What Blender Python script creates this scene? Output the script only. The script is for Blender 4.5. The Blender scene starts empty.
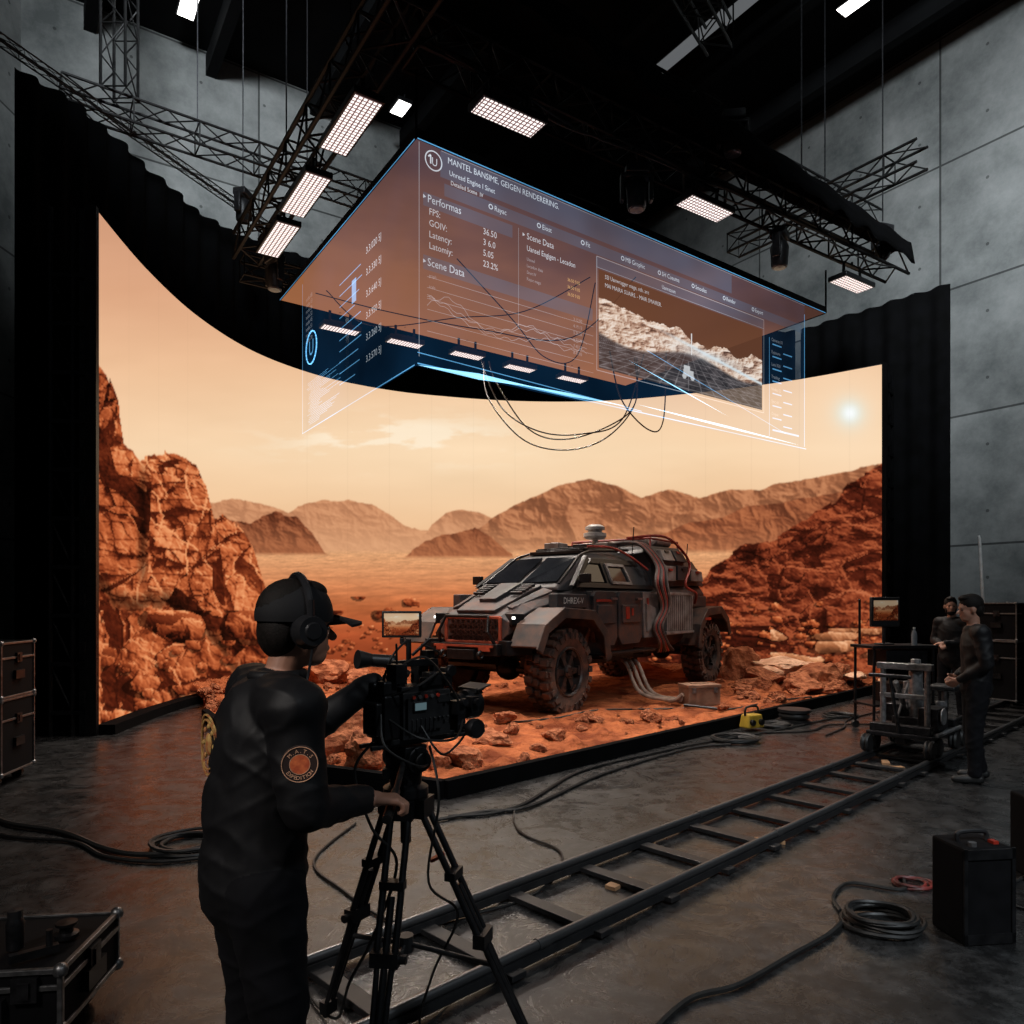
import bpy, bmesh, math, random
import numpy as np
from mathutils import Vector, Matrix, Euler, noise
random.seed(7); np.random.seed(7)
SC=bpy.context.scene
COL=SC.collection
V=Vector
pi=math.pi
SC.view_settings.view_transform='Standard'
F=730.;HZ=603.;EYE=1.7
cam=bpy.data.cameras.new('cam');co_=bpy.data.objects.new('camera_view',cam);COL.objects.link(co_);co_.location=(0,0,EYE);co_.rotation_euler=(pi/2,0,0)
cam.sensor_width=36;cam.lens=36*F/1024;cam.shift_y=(HZ-512)/1024;cam.clip_end=200;SC.camera=co_
w=bpy.data.worlds.new('world');SC.world=w;w.use_nodes=True;bg=w.node_tree.nodes['Background'];bg.inputs[0].default_value=(.5,.58,.65,1);bg.inputs[1].default_value=.03

# ------------------------------------------------------------------ helpers
class B:
    def __init__(s): s.v=[];s.f=[]
    def add(s,vs,fs):
        o=len(s.v); s.v+=[tuple(p) for p in vs]; s.f+=[tuple(i+o for i in f) for f in fs]; return s
    def box(s,c,d,r=(0,0,0),tx=1,ty=1):
        M=Euler(r).to_matrix(); vs=[]
        for z in (-.5,.5):
            k=(tx,ty) if z>0 else (1,1)
            for x,y in ((-.5,-.5),(.5,-.5),(.5,.5),(-.5,.5)):
                vs.append(M@V((x*d[0]*k[0],y*d[1]*k[1],z*d[2]))+V(c))
        return s.add(vs,[(3,2,1,0),(4,5,6,7),(0,1,5,4),(1,2,6,5),(2,3,7,6),(3,0,4,7)])
    def obox(s,c,ax,d):
        ax=[V(a) for a in ax]; vs=[]
        for z in (-.5,.5):
            for x,y in ((-.5,-.5),(.5,-.5),(.5,.5),(-.5,.5)):
                vs.append(V(c)+ax[0]*x*d[0]+ax[1]*y*d[1]+ax[2]*z*d[2])
        return s.add(vs,[(3,2,1,0),(4,5,6,7),(0,1,5,4),(1,2,6,5),(2,3,7,6),(3,0,4,7)])
    def rod(s,p0,p1,r0,r1=None,n=10):
        if r1 is None: r1=r0
        p0=V(p0);p1=V(p1);a=(p1-p0)
        if a.length<1e-6: return s
        a.normalize(); u=a.orthogonal().normalized(); w=a.cross(u); vs=[]
        for p,r in ((p0,r0),(p1,r1)):
            for i in range(n):
                t=2*pi*i/n; vs.append(p+u*math.cos(t)*r+w*math.sin(t)*r)
        fs=[(i,(i+1)%n,n+(i+1)%n,n+i) for i in range(n)]
        fs+=[tuple(range(n))[::-1],tuple(range(n,2*n))]
        return s.add(vs,fs)
    def rings(s,rs,n):
        vs=[p for r in rs for p in r];fs=[]
        for i in range(len(rs)-1):
            for k in range(n): fs.append((i*n+k,i*n+(k+1)%n,(i+1)*n+(k+1)%n,(i+1)*n+k))
        return vs,fs
    def tube(s,pts,r,n=6,sm=6):
        P=[V(p) for p in pts]
        if sm>1 and len(P)>2: P=spline(P,sm)
        rs=[]; up=None
        for i,p in enumerate(P):
            a=(P[min(i+1,len(P)-1)]-P[max(i-1,0)]).normalized()
            if up is None: up=a.orthogonal().normalized()
            up=(up-a*up.dot(a))
            up=up.normalized() if up.length>1e-5 else a.orthogonal().normalized()
            w=a.cross(up)
            rs.append([p+up*math.cos(2*pi*k/n)*r+w*math.sin(2*pi*k/n)*r for k in range(n)])
        vs,fs=s.rings(rs,n)
        fs+=[tuple(range(n))[::-1],tuple(range((len(P)-1)*n,len(P)*n))]
        return s.add(vs,fs)
    def lathe(s,prof,c=(0,0,0),axis='z',n=24):
        rs=[]
        for r,h in prof:
            rr=[]
            for k in range(n):
                t=2*pi*k/n;a=r*math.cos(t);b=r*math.sin(t)
                rr.append(V({'z':(a,b,h),'y':(a,h,b),'x':(h,a,b)}[axis])+V(c))
            rs.append(rr)
        return s.add(*s.rings(rs,n))
    def ell(s,c,r,M=None,n=14,m=9):
        rs=[]
        for i in range(m+1):
            ph=pi*i/m;rr=[]
            for k in range(n):
                t=2*pi*k/n
                p=V((r[0]*math.sin(ph)*math.cos(t),r[1]*math.sin(ph)*math.sin(t),r[2]*math.cos(ph)))
                if M: p=M@p
                rr.append(p+V(c))
            rs.append(rr)
        return s.add(*s.rings(rs,n))
    def capsule(s,p0,p1,r0,r1,n=12):
        p0=V(p0);p1=V(p1);a=(p1-p0).normalized();u=a.orthogonal().normalized();w=a.cross(u)
        L=[]
        for j in range(5): 
            t=-pi/2+j*pi/8; L.append((p0+a*math.sin(t)*r0,max(math.cos(t)*r0,1e-4)))
        for j in range(5):
            t=j*pi/8; L.append((p1+a*math.sin(t)*r1,max(math.cos(t)*r1,1e-4)))
        vs,fs=s.rings([[p+u*math.cos(2*pi*k/n)*r+w*math.sin(2*pi*k/n)*r for k in range(n)] for p,r in L],n)
        fs+=[tuple(range(n))[::-1],tuple(range((len(L)-1)*n,len(L)*n))]
        return s.add(vs,fs)
    def loft(s,secs):
        vs=[];fs=[];k=len(secs[0][1])*2
        for x,pr in secs:
            vs+=[(x,h,z) for h,z in pr]+[(x,-h,z) for h,z in pr[::-1]]
        for i in range(len(secs)-1):
            for j in range(k): fs.append((i*k+j,i*k+(j+1)%k,(i+1)*k+(j+1)%k,(i+1)*k+j))
        fs+=[tuple(range(k)),tuple(range((len(secs)-1)*k,len(secs)*k))[::-1]]
        return s.add(vs,fs)
    def plate(s,poly,hw,t0,t1,sd=1):
        n=len(poly)
        vs=[(x,sd*(hw(z)+t0),z) for x,z in poly]+[(x,sd*(hw(z)+t1),z) for x,z in poly]
        fs=[tuple(range(n)),tuple(range(n,2*n))[::-1]]+[(i,(i+1)%n,n+(i+1)%n,n+i) for i in range(n)]
        return s.add(vs,fs)
    def quadslab(s,pts,nrm,t):
        n=len(pts);nr=V(nrm).normalized()*t
        vs=[V(p) for p in pts]+[V(p)+nr for p in pts]
        fs=[tuple(range(n))[::-1],tuple(range(n,2*n))]+[(i,(i+1)%n,n+(i+1)%n,n+i) for i in range(n)]
        return s.add(vs,fs)
    def text(s,body,size,o,xa,ya,align='LEFT'):
        vs,fs=text_geo(body,size,align)
        o=V(o);xa=V(xa);ya=V(ya)
        return s.add([o+xa*p[0]+ya*p[1] for p in vs],fs)

def spline(P,k):
    out=[]
    for i in range(len(P)-1):
        a=P[max(i-1,0)];b=P[i];c=P[i+1];d=P[min(i+2,len(P)-1)]
        for j in range(k):
            t=j/k
            out.append(.5*((2*b)+(c-a)*t+(2*a-5*b+4*c-d)*t*t+(3*b-a-3*c+d)*t**3))
    out.append(P[-1]); return out

_tc={}
def text_geo(body,size,align):
    key=(body,align)
    if key not in _tc:
        cu=bpy.data.curves.new('tmp','FONT');cu.body=body;cu.size=1;cu.align_x=align;cu.resolution_u=2
        ob=bpy.data.objects.new('tmp',cu);COL.objects.link(ob);bpy.context.view_layer.update()
        me=bpy.data.meshes.new_from_object(ob.evaluated_get(bpy.context.evaluated_depsgraph_get()))
        _tc[key]=([tuple(v.co) for v in me.vertices],[tuple(p.vertices) for p in me.polygons])
        bpy.data.objects.remove(ob);bpy.data.curves.remove(cu);bpy.data.meshes.remove(me)
    vs,fs=_tc[key]
    return [(a[0]*size,a[1]*size) for a in vs],fs

def mesh_of(b,name,mats,smooth=None):
    me=bpy.data.meshes.new(name); me.from_pydata(b.v,[],b.f)
    for m in mats: me.materials.append(m)
    bm=bmesh.new();bm.from_mesh(me);bmesh.ops.recalc_face_normals(bm,faces=bm.faces);bm.to_mesh(me);bm.free()
    if smooth:
        me.polygons.foreach_set('use_smooth',[True]*len(me.polygons)); me.set_sharp_from_angle(angle=smooth)
    me.update(); return me

def tag(o,label,cat,group=None,kind=None):
    o['label']=label;o['category']=cat
    if group:o['group']=group
    if kind:o['kind']=kind
def thing(name,label,cat,loc=(0,0,0),rz=0,group=None):
    o=bpy.data.objects.new(name,None);COL.objects.link(o);o.empty_display_size=.1
    o.location=loc;o.rotation_euler=(0,0,rz);tag(o,label,cat,group);return o
def part(name,b,mats,parent=None,smooth=.6,bevel=0,loc=(0,0,0),rot=(0,0,0),label=None):
    if not isinstance(mats,(list,tuple)): mats=[mats]
    me=mesh_of(b,name,mats,smooth) if isinstance(b,B) else b
    o=bpy.data.objects.new(name,me);COL.objects.link(o);o.location=loc;o.rotation_euler=rot
    if parent:o.parent=parent
    if bevel:
        md=o.modifiers.new('bevel','BEVEL');md.width=bevel;md.segments=2;md.limit_method='ANGLE';md.angle_limit=.7
    if label:o['label']=label
    return o
def solo(name,b,mats,label,cat,group=None,kind=None,**k):
    o=part(name,b,mats,None,**k);tag(o,label,cat,group,kind);return o
def dup(root,loc,rot=None,label=None):
    r=root.copy();COL.objects.link(r);r.location=loc
    if rot is not None:r.rotation_euler=rot
    if label:r['label']=label
    def rec(src,dst):
        for c in list(src.children):
            k=c.copy();k.parent=dst;COL.objects.link(k);rec(c,k)
    rec(root,r);return r

# ------------------------------------------------------------------ materials
def newmat(name):
    m=bpy.data.materials.new(name);m.use_nodes=True;nt=m.node_tree
    return m,nt,nt.nodes['Principled BSDF']
def mat(name,c1,c2=None,rough=.6,metal=0,scale=8,bump=0,emis=None,es=0,rv=.1,bscale=None,spec=.5,bd=.03):
    m,nt,p=newmat(name);N=nt.nodes;L=nt.links
    c2=c2 or tuple(x*.7 for x in c1)
    tc=N.new('ShaderNodeTexCoord');nz=N.new('ShaderNodeTexNoise');nz.inputs['Scale'].default_value=scale;nz.inputs['Detail'].default_value=6
    L.new(tc.outputs['Object'],nz.inputs['Vector'])
    cr=N.new('ShaderNodeValToRGB');cr.color_ramp.elements[0].position=.35;cr.color_ramp.elements[1].position=.65
    cr.color_ramp.elements[0].color=(*c2,1);cr.color_ramp.elements[1].color=(*c1,1)
    L.new(nz.outputs['Fac'],cr.inputs['Fac']);L.new(cr.outputs['Color'],p.inputs['Base Color'])
    mr=N.new('ShaderNodeMapRange');mr.inputs['To Min'].default_value=max(rough-rv,0.03);mr.inputs['To Max'].default_value=min(rough+rv,1)
    L.new(nz.outputs['Fac'],mr.inputs['Value']);L.new(mr.outputs['Result'],p.inputs['Roughness'])
    p.inputs['Metallic'].default_value=metal;p.inputs['Specular IOR Level'].default_value=spec
    if bump:
        n2=N.new('ShaderNodeTexNoise');n2.inputs['Scale'].default_value=bscale or scale*3;n2.inputs['Detail'].default_value=8
        L.new(tc.outputs['Object'],n2.inputs['Vector'])
        bp=N.new('ShaderNodeBump');bp.inputs['Strength'].default_value=bump;bp.inputs['Distance'].default_value=bd
        L.new(n2.outputs['Fac'],bp.inputs['Height']);L.new(bp.outputs['Normal'],p.inputs['Normal'])
    if emis:
        p.inputs['Emission Color'].default_value=(*emis,1);p.inputs['Emission Strength'].default_value=es
    return m
def emit(name,c,s):
    return mat(name,(0.02,0.02,0.02),rough=.5,emis=c,es=s)
BLACK=mat('black_metal',(.02,.02,.022),(.01,.01,.011),.4,.6,14)
BLACKP=mat('black_plastic',(.015,.015,.016),(.009,.009,.01),.45,0,20)
STEEL=mat('brushed_steel',(.42,.42,.43),(.25,.25,.26),.35,.9,30)
DSTEEL=mat('dark_steel',(.06,.06,.065),(.03,.03,.032),.4,.9,20)
TRUSS=mat('black_truss',(.014,.0135,.0135),(.007,.007,.007),.5,.4,20,spec=.3)
RUBBER=mat('rubber_cable',(.012,.012,.012),(.007,.007,.007),.5,0,30)
CLOTH=mat('black_drape',(.0035,.0035,.004),(.002,.002,.002),.97,0,3,bump=.3,bscale=60,spec=.05)
REDP=mat('red_plastic',(.4,.03,.015),None,.4)
WOOD=mat('raw_timber',(.42,.24,.12),(.3,.16,.08),.7,0,12)
YELL=mat('yellow_plastic',(.5,.32,.03),None,.5)
WHITE=mat('white_plastic',(.6,.6,.58),None,.4)
def concrete(name,base):
    m,nt,p=newmat(name);N=nt.nodes;L=nt.links
    tc=N.new('ShaderNodeTexCoord')
    n1=N.new('ShaderNodeTexNoise');n1.inputs['Scale'].default_value=.45;n1.inputs['Detail'].default_value=12;n1.inputs['Roughness'].default_value=.7
    L.new(tc.outputs['Object'],n1.inputs['Vector'])
    cr=N.new('ShaderNodeValToRGB');cr.color_ramp.elements[0].position=.34;cr.color_ramp.elements[1].position=.68
    cr.color_ramp.elements[0].color=(base*.42,base*.45,base*.44,1);cr.color_ramp.elements[1].color=(base*1.28,base*1.3,base*1.26,1)
    L.new(n1.outputs['Fac'],cr.inputs['Fac'])
    sep=N.new('ShaderNodeSeparateXYZ');L.new(tc.outputs['Object'],sep.inputs[0])
    cmb=N.new('ShaderNodeCombineXYZ');L.new(sep.outputs['X'],cmb.inputs['X']);L.new(sep.outputs['Z'],cmb.inputs['Y'])
    br=N.new('ShaderNodeTexBrick');br.offset=0;br.inputs['Scale'].default_value=1;br.inputs['Brick Width'].default_value=5.2;br.inputs['Row Height'].default_value=3.05
    br.inputs['Mortar Size'].default_value=.03;br.inputs['Mortar Smooth'].default_value=.4;br.inputs['Color1'].default_value=(1,1,1,1);br.inputs['Color2'].default_value=(.8,.8,.8,1);br.inputs['Mortar'].default_value=(.25,.25,.25,1)
    L.new(cmb.outputs[0],br.inputs['Vector'])
    mx=N.new('ShaderNodeMix');mx.data_type='RGBA';mx.blend_type='MULTIPLY';mx.inputs[0].default_value=1
    L.new(cr.outputs['Color'],mx.inputs[6]);L.new(br.outputs['Color'],mx.inputs[7])
    s=N.new('ShaderNodeVectorMath');s.operation='SCALE';s.inputs['Scale'].default_value=1/1.525;L.new(cmb.outputs[0],s.inputs[0])
    fr=N.new('ShaderNodeVectorMath');fr.operation='FRACTION';L.new(s.outputs[0],fr.inputs[0])
    sb=N.new('ShaderNodeVectorMath');sb.operation='SUBTRACT';sb.inputs[1].default_value=(.5,.5,0);L.new(fr.outputs[0],sb.inputs[0])
    ln=N.new('ShaderNodeVectorMath');ln.operation='LENGTH';L.new(sb.outputs[0],ln.inputs[0])
    lt=N.new('ShaderNodeMath');lt.operation='GREATER_THAN';lt.inputs[1].default_value=.024;L.new(ln.outputs['Value'],lt.inputs[0])
    mr=N.new('ShaderNodeMapRange');mr.inputs['To Min'].default_value=.45;L.new(lt.outputs[0],mr.inputs['Value'])
    m2=N.new('ShaderNodeMix');m2.data_type='RGBA';m2.blend_type='MULTIPLY';m2.inputs[0].default_value=1
    L.new(mx.outputs[2],m2.inputs[6]);L.new(mr.outputs[0],m2.inputs[7]);L.new(m2.outputs[2],p.inputs['Base Color'])
    p.inputs['Roughness'].default_value=.9;p.inputs['Specular IOR Level'].default_value=.2
    bp=N.new('ShaderNodeBump');bp.inputs['Strength'].default_value=.35;L.new(n1.outputs['Fac'],bp.inputs['Height']);L.new(bp.outputs['Normal'],p.inputs['Normal'])
    return m
CONC=concrete('concrete_wall',.2)
def floormat():
    m,nt,p=newmat('studio_floor');N=nt.nodes;L=nt.links
    tc=N.new('ShaderNodeTexCoord')
    n1=N.new('ShaderNodeTexNoise');n1.inputs['Scale'].default_value=.9;n1.inputs['Detail'].default_value=12;n1.inputs['Roughness'].default_value=.7
    n2=N.new('ShaderNodeTexNoise');n2.inputs['Scale'].default_value=6;n2.inputs['Detail'].default_value=14;n2.inputs['Roughness'].default_value=.82
    n3=N.new('ShaderNodeTexNoise');n3.inputs['Scale'].default_value=2.2;n3.inputs['Detail'].default_value=10;n3.inputs['Roughness'].default_value=.85;n3.inputs['Distortion'].default_value=1.5
    for n in(n1,n2,n3):L.new(tc.outputs['Object'],n.inputs['Vector'])
    cr=N.new('ShaderNodeValToRGB');e=cr.color_ramp.elements;e[0].position=.35;e[1].position=.7;e[0].color=(.013,.0133,.014,1);e[1].color=(.033,.033,.033,1)
    L.new(n1.outputs['Fac'],cr.inputs['Fac'])
    c2=N.new('ShaderNodeValToRGB');e=c2.color_ramp.elements;e[0].position=.46;e[1].position=.66;e[0].color=(.5,.5,.5,1);e[1].color=(2.6,2.6,2.6,1)
    L.new(n2.outputs['Fac'],c2.inputs['Fac'])
    mx=N.new('ShaderNodeMix');mx.data_type='RGBA';mx.blend_type='MULTIPLY';mx.inputs[0].default_value=1
    L.new(cr.outputs['Color'],mx.inputs[6]);L.new(c2.outputs['Color'],mx.inputs[7])
    L.new(mx.outputs[2],p.inputs['Base Color'])
    mr=N.new('ShaderNodeMapRange');mr.inputs['From Min'].default_value=.35;mr.inputs['From Max'].default_value=.65;mr.inputs['To Min'].default_value=.13;mr.inputs['To Max'].default_value=.46
    L.new(n3.outputs['Fac'],mr.inputs['Value']);L.new(mr.outputs[0],p.inputs['Roughness']);p.inputs['Specular IOR Level'].default_value=.7
    bp=N.new('ShaderNodeBump');bp.inputs['Strength'].default_value=.2;bp.inputs['Distance'].default_value=.01;L.new(n2.outputs['Fac'],bp.inputs['Height']);L.new(bp.outputs['Normal'],p.inputs['Normal'])
    return m
FLOOR=floormat()
SOIL=mat('red_soil',(.5,.155,.06),(.18,.045,.018),.97,0,2.6,bump=1,bscale=9,bd=.11,spec=.1)
ROCK=mat('red_rock',(.52,.19,.09),(.2,.058,.026),.92,0,3.2,bump=1,bscale=4,bd=.08,spec=.15)
PALE=mat('pale_sandstone',(1.0,.66,.45),(.7,.38,.23),.9,0,3,bump=1,bscale=6,bd=.06,spec=.15)

# ------------------------------------------------------------------ room
da=V((-.553,.833,0));db=V((.833,.553,0));UP=V((0,0,1))
H=15.3
def wall(name,p0,p1,h,m,t=.3,z0=0):
    p0=V(p0);p1=V(p1);l=(p1-p0).length;a=math.atan2(p1.y-p0.y,p1.x-p0.x)
    b=B().box((l/2,0,h/2),(l,t,h))
    o=part(name,b,m,None,smooth=None,loc=(p0.x,p0.y,z0),rot=(0,0,a));tag(o,'bare formwork concrete hall wall','wall',kind='structure');return o
wall('wall_left',(-10.85,-2.0,0),(-10.85,16.0,0),H,CONC)
wall('wall_back',(-10.9,15.95,0),(4.8,26.35,0),H,CONC)
wall('wall_right',(4.67,26.3,0),(4.67+.553*31,26.3-.833*31,0),H,CONC)
o=solo('floor',B().box((3,12,-.1),(34,34,.2)),FLOOR,'dark scuffed painted concrete studio floor','floor',kind='structure',smooth=None)
CEIL=mat('dark_ceiling',(.006,.0065,.007),(.003,.003,.0035),.95,0,1,spec=.1)
o=solo('ceiling',B().box((3,12,H+.1),(34,34,.2)),CEIL,'black painted hall ceiling','ceiling',kind='structure',smooth=None)
bb=B()
for i in range(9):
    c=V((-4,6,H-.35))+db*(i*2.6-4)
    bb.obox(c+da*6,(da,db,UP),(30,.25,.5))
o=solo('trim_1',bb,CEIL,'dark steel roof beams below the ceiling','beam',kind='structure',smooth=None)

# ------------------------------------------------------------------ procedural picture maths
def hsh(ix,iy,seed):
    n=(ix.astype(np.int64)*374761393+iy.astype(np.int64)*668265263+seed*144269504)&0xffffffff
    n=((n^(n>>13))*1274126177)&0xffffffff
    n=((n^(n>>15))*1103515245)&0xffffffff
    return ((n^(n>>16))&0xffffff)/float(0xffffff)
def vn(x,y,seed):
    ix=np.floor(x);iy=np.floor(y);fx=x-ix;fy=y-iy;fx=fx*fx*(3-2*fx);fy=fy*fy*(3-2*fy)
    a=hsh(ix,iy,seed);b=hsh(ix+1,iy,seed);c=hsh(ix,iy+1,seed);d=hsh(ix+1,iy+1,seed)
    return (a*(1-fx)+b*fx)*(1-fy)+(c*(1-fx)+d*fx)*fy
def fbm(x,y,o,seed,g=.5):
    s=0;a=1;t=0
    for i in range(o):
        s=s+a*vn(x*2**i+i*17.3,y*2**i+i*9.1,seed+i);t+=a;a*=g
    return s/t
def ridge(x,y,o,seed):
    s=0;a=1;t=0
    for i in range(o):
        s=s+a*(1-np.abs(2*vn(x*2**i+i*7.3,y*2**i+i*3.1,seed+i)-1));t+=a;a*=.5
    return s/t
def wor(x,y,seed):
    ix=np.floor(x);iy=np.floor(y);f1=np.full(x.shape,9.);f2=np.full(x.shape,9.);cid=np.zeros(x.shape);DX=np.zeros(x.shape);DY=np.zeros(x.shape)
    for dx in(-1,0,1):
        for dy in(-1,0,1):
            cx=ix+dx;cy=iy+dy
            h=hsh(cx,cy,seed);h2=(h*977.3)%1
            ex=x-(cx+h);ey=y-(cy+h2);ax=np.abs(ex);ay=np.abs(ey)
            d=.68*np.maximum(ax,ay)+.32*(ax+ay);h3=(h*7919.7)%1
            n=d<f1
            f2=np.where(n,f1,np.minimum(f2,d));cid=np.where(n,h3,cid);DX=np.where(n,ex,DX);DY=np.where(n,ey,DY);f1=np.where(n,d,f1)
    return f1,f2,cid,DX,DY
def rgb(*c): return np.array(c,float)[None,None,:]
def mixc(a,b,t): return a*(1-t[...,None])+b*t[...,None]
def sst(a,b,x):
    t=np.clip((x-a)/(b-a),0,1);return t*t*(3-2*t)
def tolin(c):
    c=np.clip(c/255,0,1);return np.where(c<.04045,c/12.92,((c+.055)/1.055)**2.4)
STEP=1.0
gx=np.arange(80,905,STEP);gy=np.arange(190,770,STEP)
PX,PY=np.meshgrid(gx,gy)
def rocktone(PX,PY,s,seed,strat=1.,ledge=0,contrast=1.,lean=.12,lx=.75,ly=-.66,fine=1.,warp=1.,la=.8):
    wx=(fbm(PX/s*.8,PY/s*.8,5,seed)-.5)*s*.8*warp;wy=(fbm(PX/s*.8+50,PY/s*.8,5,seed+3)-.5)*s*.6*warp
    Hh=0
    for k,am in((1,1.),(.42,.5),(.17,.17*fine),(.08,.06*fine)):
        f1,f2,c,dx,dy=wor((PX+wx)/(s*k),(PY+wy)/(s*k)*strat,seed+int(k*200))
        b=(c*313.7)%1;e=(c*1713.1)%1
        Hh=Hh+s*am*.36*(c*1.1+dx*(b-.5)*1.6+dy*(e-.5)*1.6-f1*.28)
    Hh=Hh+fbm(PX/s*3,PY/s*3,4,seed+70)*s*.14*fine
    if ledge:
        lw=(fbm(PX/s*1.1+9,PY/s*1.1,3,seed+80)-.5)*ledge*1.6
        q=(PY+PX*lean+wy*.9+lw)/ledge;q2=(PY+PX*lean+wy*.5)/(ledge*.37)
        am_=np.clip(fbm(PX/s*.9,PY/s*.9,2,seed+85)*2.4-.7,0,1)
        Hh=Hh+ledge*la*(q%1)*am_+ledge*la*.2*(q2%1)
    gyy,gxx=np.gradient(Hh,STEP)
    sh=np.tanh(-(gxx*lx+gyy*ly)*1.0)
    dark=np.zeros(PX.shape)
    for d in(2,4,6,9,13,18):
        if d*2>=min(PX.shape):break
        Hs=np.roll(np.roll(Hh,int(round(-ly*d)),0),-int(round(lx*d)),1)
        dark=np.maximum(dark,Hs-Hh-d*.45)
    dark=np.clip(dark/(s*.08),0,1)
    t=(.54+.32*sh*contrast)*(1-.74*dark*contrast)+.12*(fbm(PX/s*.5,PY/s*.5,3,seed+90)-.5)+.1*(fbm(PX/3,PY/3,2,seed+91)-.5)*fine
    return np.clip(t,0,1)
def ramp(t,cols):
    cols=np.array(cols,float);n=len(cols)-1;x=np.clip(t,0,.9999)*n;i=x.astype(int);f=(x-i)[...,None]
    return cols[i]*(1-f)+cols[i+1]*f
def sil(pts,amp,sc,seed,blk=.9):
    xs,ys=zip(*pts)
    y=np.interp(gx,xs,ys)
    n=(fbm(gx[None,:]/sc,gx[None,:]*0+seed*3.7,6,seed,.6)-.5)[0]*2*amp
    c=wor(gx[None,:]/(sc*.6),gx[None,:]*0+.5,seed+5)[2][0]
    return (y+n+(c-.5)*amp*blk)[None,:]
def paint(mask,fn):
    ys,xs=np.nonzero(mask>0.003)
    if len(ys)==0:return
    a,b,c,d=max(ys.min()-1,0),ys.max()+2,max(xs.min()-1,0),xs.max()+2
    sl=(slice(a,b),slice(c,d))
    img[sl]=mixc(img[sl],fn(PX[sl],PY[sl]),mask[sl])
t=np.clip((PY-210)/320,0,1)
sky=ramp(t,[(206,152,120),(222,168,132),(236,190,150),(246,210,170),(236,188,142)])
glow=np.exp(-(((PX-480)/260)**2+((PY-450)/70)**2));sky=mixc(sky,rgb(252,226,190),glow*.55)
cl=fbm(PX/60,PY/13,6,77,.6);cl2=sst(.5,.68,cl)*np.exp(-(((PX-400)/100)**2+((PY-440)/20)**2))
sky=mixc(sky,rgb(255,240,215),np.clip(cl2*1.2,0,.7))
sky=sky+((fbm(PX/120,PY/30,4,5)-.5)*12)[...,None]
r=np.hypot(PX-850,PY-413)
sky=mixc(sky,rgb(255,228,195),np.exp(-(r/80)**2)*.6);sky=mixc(sky,rgb(222,240,238),np.exp(-(r/15)**2)*.8);sky=mixc(sky,rgb(252,255,255),np.exp(-(r/7)**2))
img=sky
def hill(pts,amp,sc,seed,cols,s,strat,haze,hazec,base=None,ledge=0):
    y=sil(pts,amp,sc,seed,.35);mask=np.clip((PY-y)/1.2,0,1)
    if base is not None: mask=mask*np.clip((base+3-PY)/4,0,1)
    def fn(X_,Y_):
        wv=(fbm(X_/s*1.3,Y_/s*1.3,4,seed+33)-.5)*s*.8
        rd=ridge((X_+wv)/s,(Y_+wv*.6)/s*1.1,5,seed+60);gyy,gxx=np.gradient(rd*s*.9)
        tt=np.clip(.52-.5*np.tanh((gxx-gyy*.9)*.9),0,1)*.75+.25*rocktone(X_,Y_,s*.7,seed,strat,ledge)
        c=ramp(tt,cols)
        c=mixc(c,np.broadcast_to(rgb(*hazec),c.shape),np.full(X_.shape,haze))
        if base is not None: c=mixc(c,np.broadcast_to(rgb(*hazec),c.shape),sst(base-42,base,Y_)*.6)
        return c
    paint(mask,fn)
RC=[(26,9,5),(84,30,15),(150,68,35),(204,108,62),(242,162,108)]
hill([(80,512),(215,502),(232,498),(262,503),(288,512),(298,505),(322,500),(350,500),(372,504),(392,516),(403,524),(420,530),(900,534)],2.5,14,3,[(140,82,54),(180,114,78),(214,148,106)],26,1.4,.42,(228,172,128),552)
hill([(80,560),(418,545),(432,524),(446,512),(462,509),(480,512),(494,520),(505,540),(900,560)],2,14,5,[(130,76,50),(170,106,72),(208,142,102)],24,1.4,.4,(228,172,128),552)
hill([(80,560),(440,558),(470,536),(500,515),(530,498),(560,486),(590,480),(615,485),(640,496),(668,490),(700,498),(730,488),(765,487),(800,480),(900,460)],4,34,13,[(84,42,26),(146,84,54),(206,136,94)],40,.8,.28,(214,154,110),556)
hill([(80,560),(620,556),(655,536),(690,522),(722,518),(745,506),(790,500),(850,490),(900,478)],3,26,17,[(70,32,20),(132,70,44),(186,110,70)],34,1.,.15,(200,132,90),560)
D=1/np.maximum(PY-544,1.5)*60
gn=fbm((PX-512)*D/40,D*9,6,31);gn2=fbm((PX-512)*D/9,D*30,5,33)
t=np.clip((PY-548)/120,0,1)
g=ramp(t,[(226,168,120),(210,138,92),(192,104,60),(164,76,42),(138,60,32)])
g=g*(.76+.3*gn+.18*gn2)[...,None]
img=mixc(img,g,np.clip((PY-549)/5,0,1))
hill([(80,540),(225,520),(250,522),(275,512),(296,516),(312,534),(326,552),(335,560),(900,700)],4,12,19,[(50,20,12),(112,56,34),(172,102,66)],16,1,.08,(190,120,80),553)
hill([(80,700),(405,556),(425,540),(445,534),(475,528),(492,538),(512,553),(560,700),(900,700)],3,12,23,[(60,26,16),(124,66,42),(176,108,70)],16,1,.08,(190,120,80),556)
y=sil([(80,900),(640,640),(672,606),(700,585),(712,566),(740,548),(780,537),(808,520),(835,502),(850,482),(900,452)],6,20,29)
def fn(X_,Y_):
    tt=rocktone(X_,Y_,64,43,1.9,22,.85,.22,fine=.9,la=.45)*.92+.02-.05*sst(600,700,Y_)
    st=fbm(X_/200,(Y_+X_*.22)/9,4,91);tt=tt+.2*(st-.5)+.2*(fbm(X_/50,Y_/40,3,97)-.5)
    return ramp(tt,[(28,9,5),(78,28,16),(126,54,31),(174,88,53),(214,134,92)])
paint(np.clip((PY-y)/1.3,0,1),fn)
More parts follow.
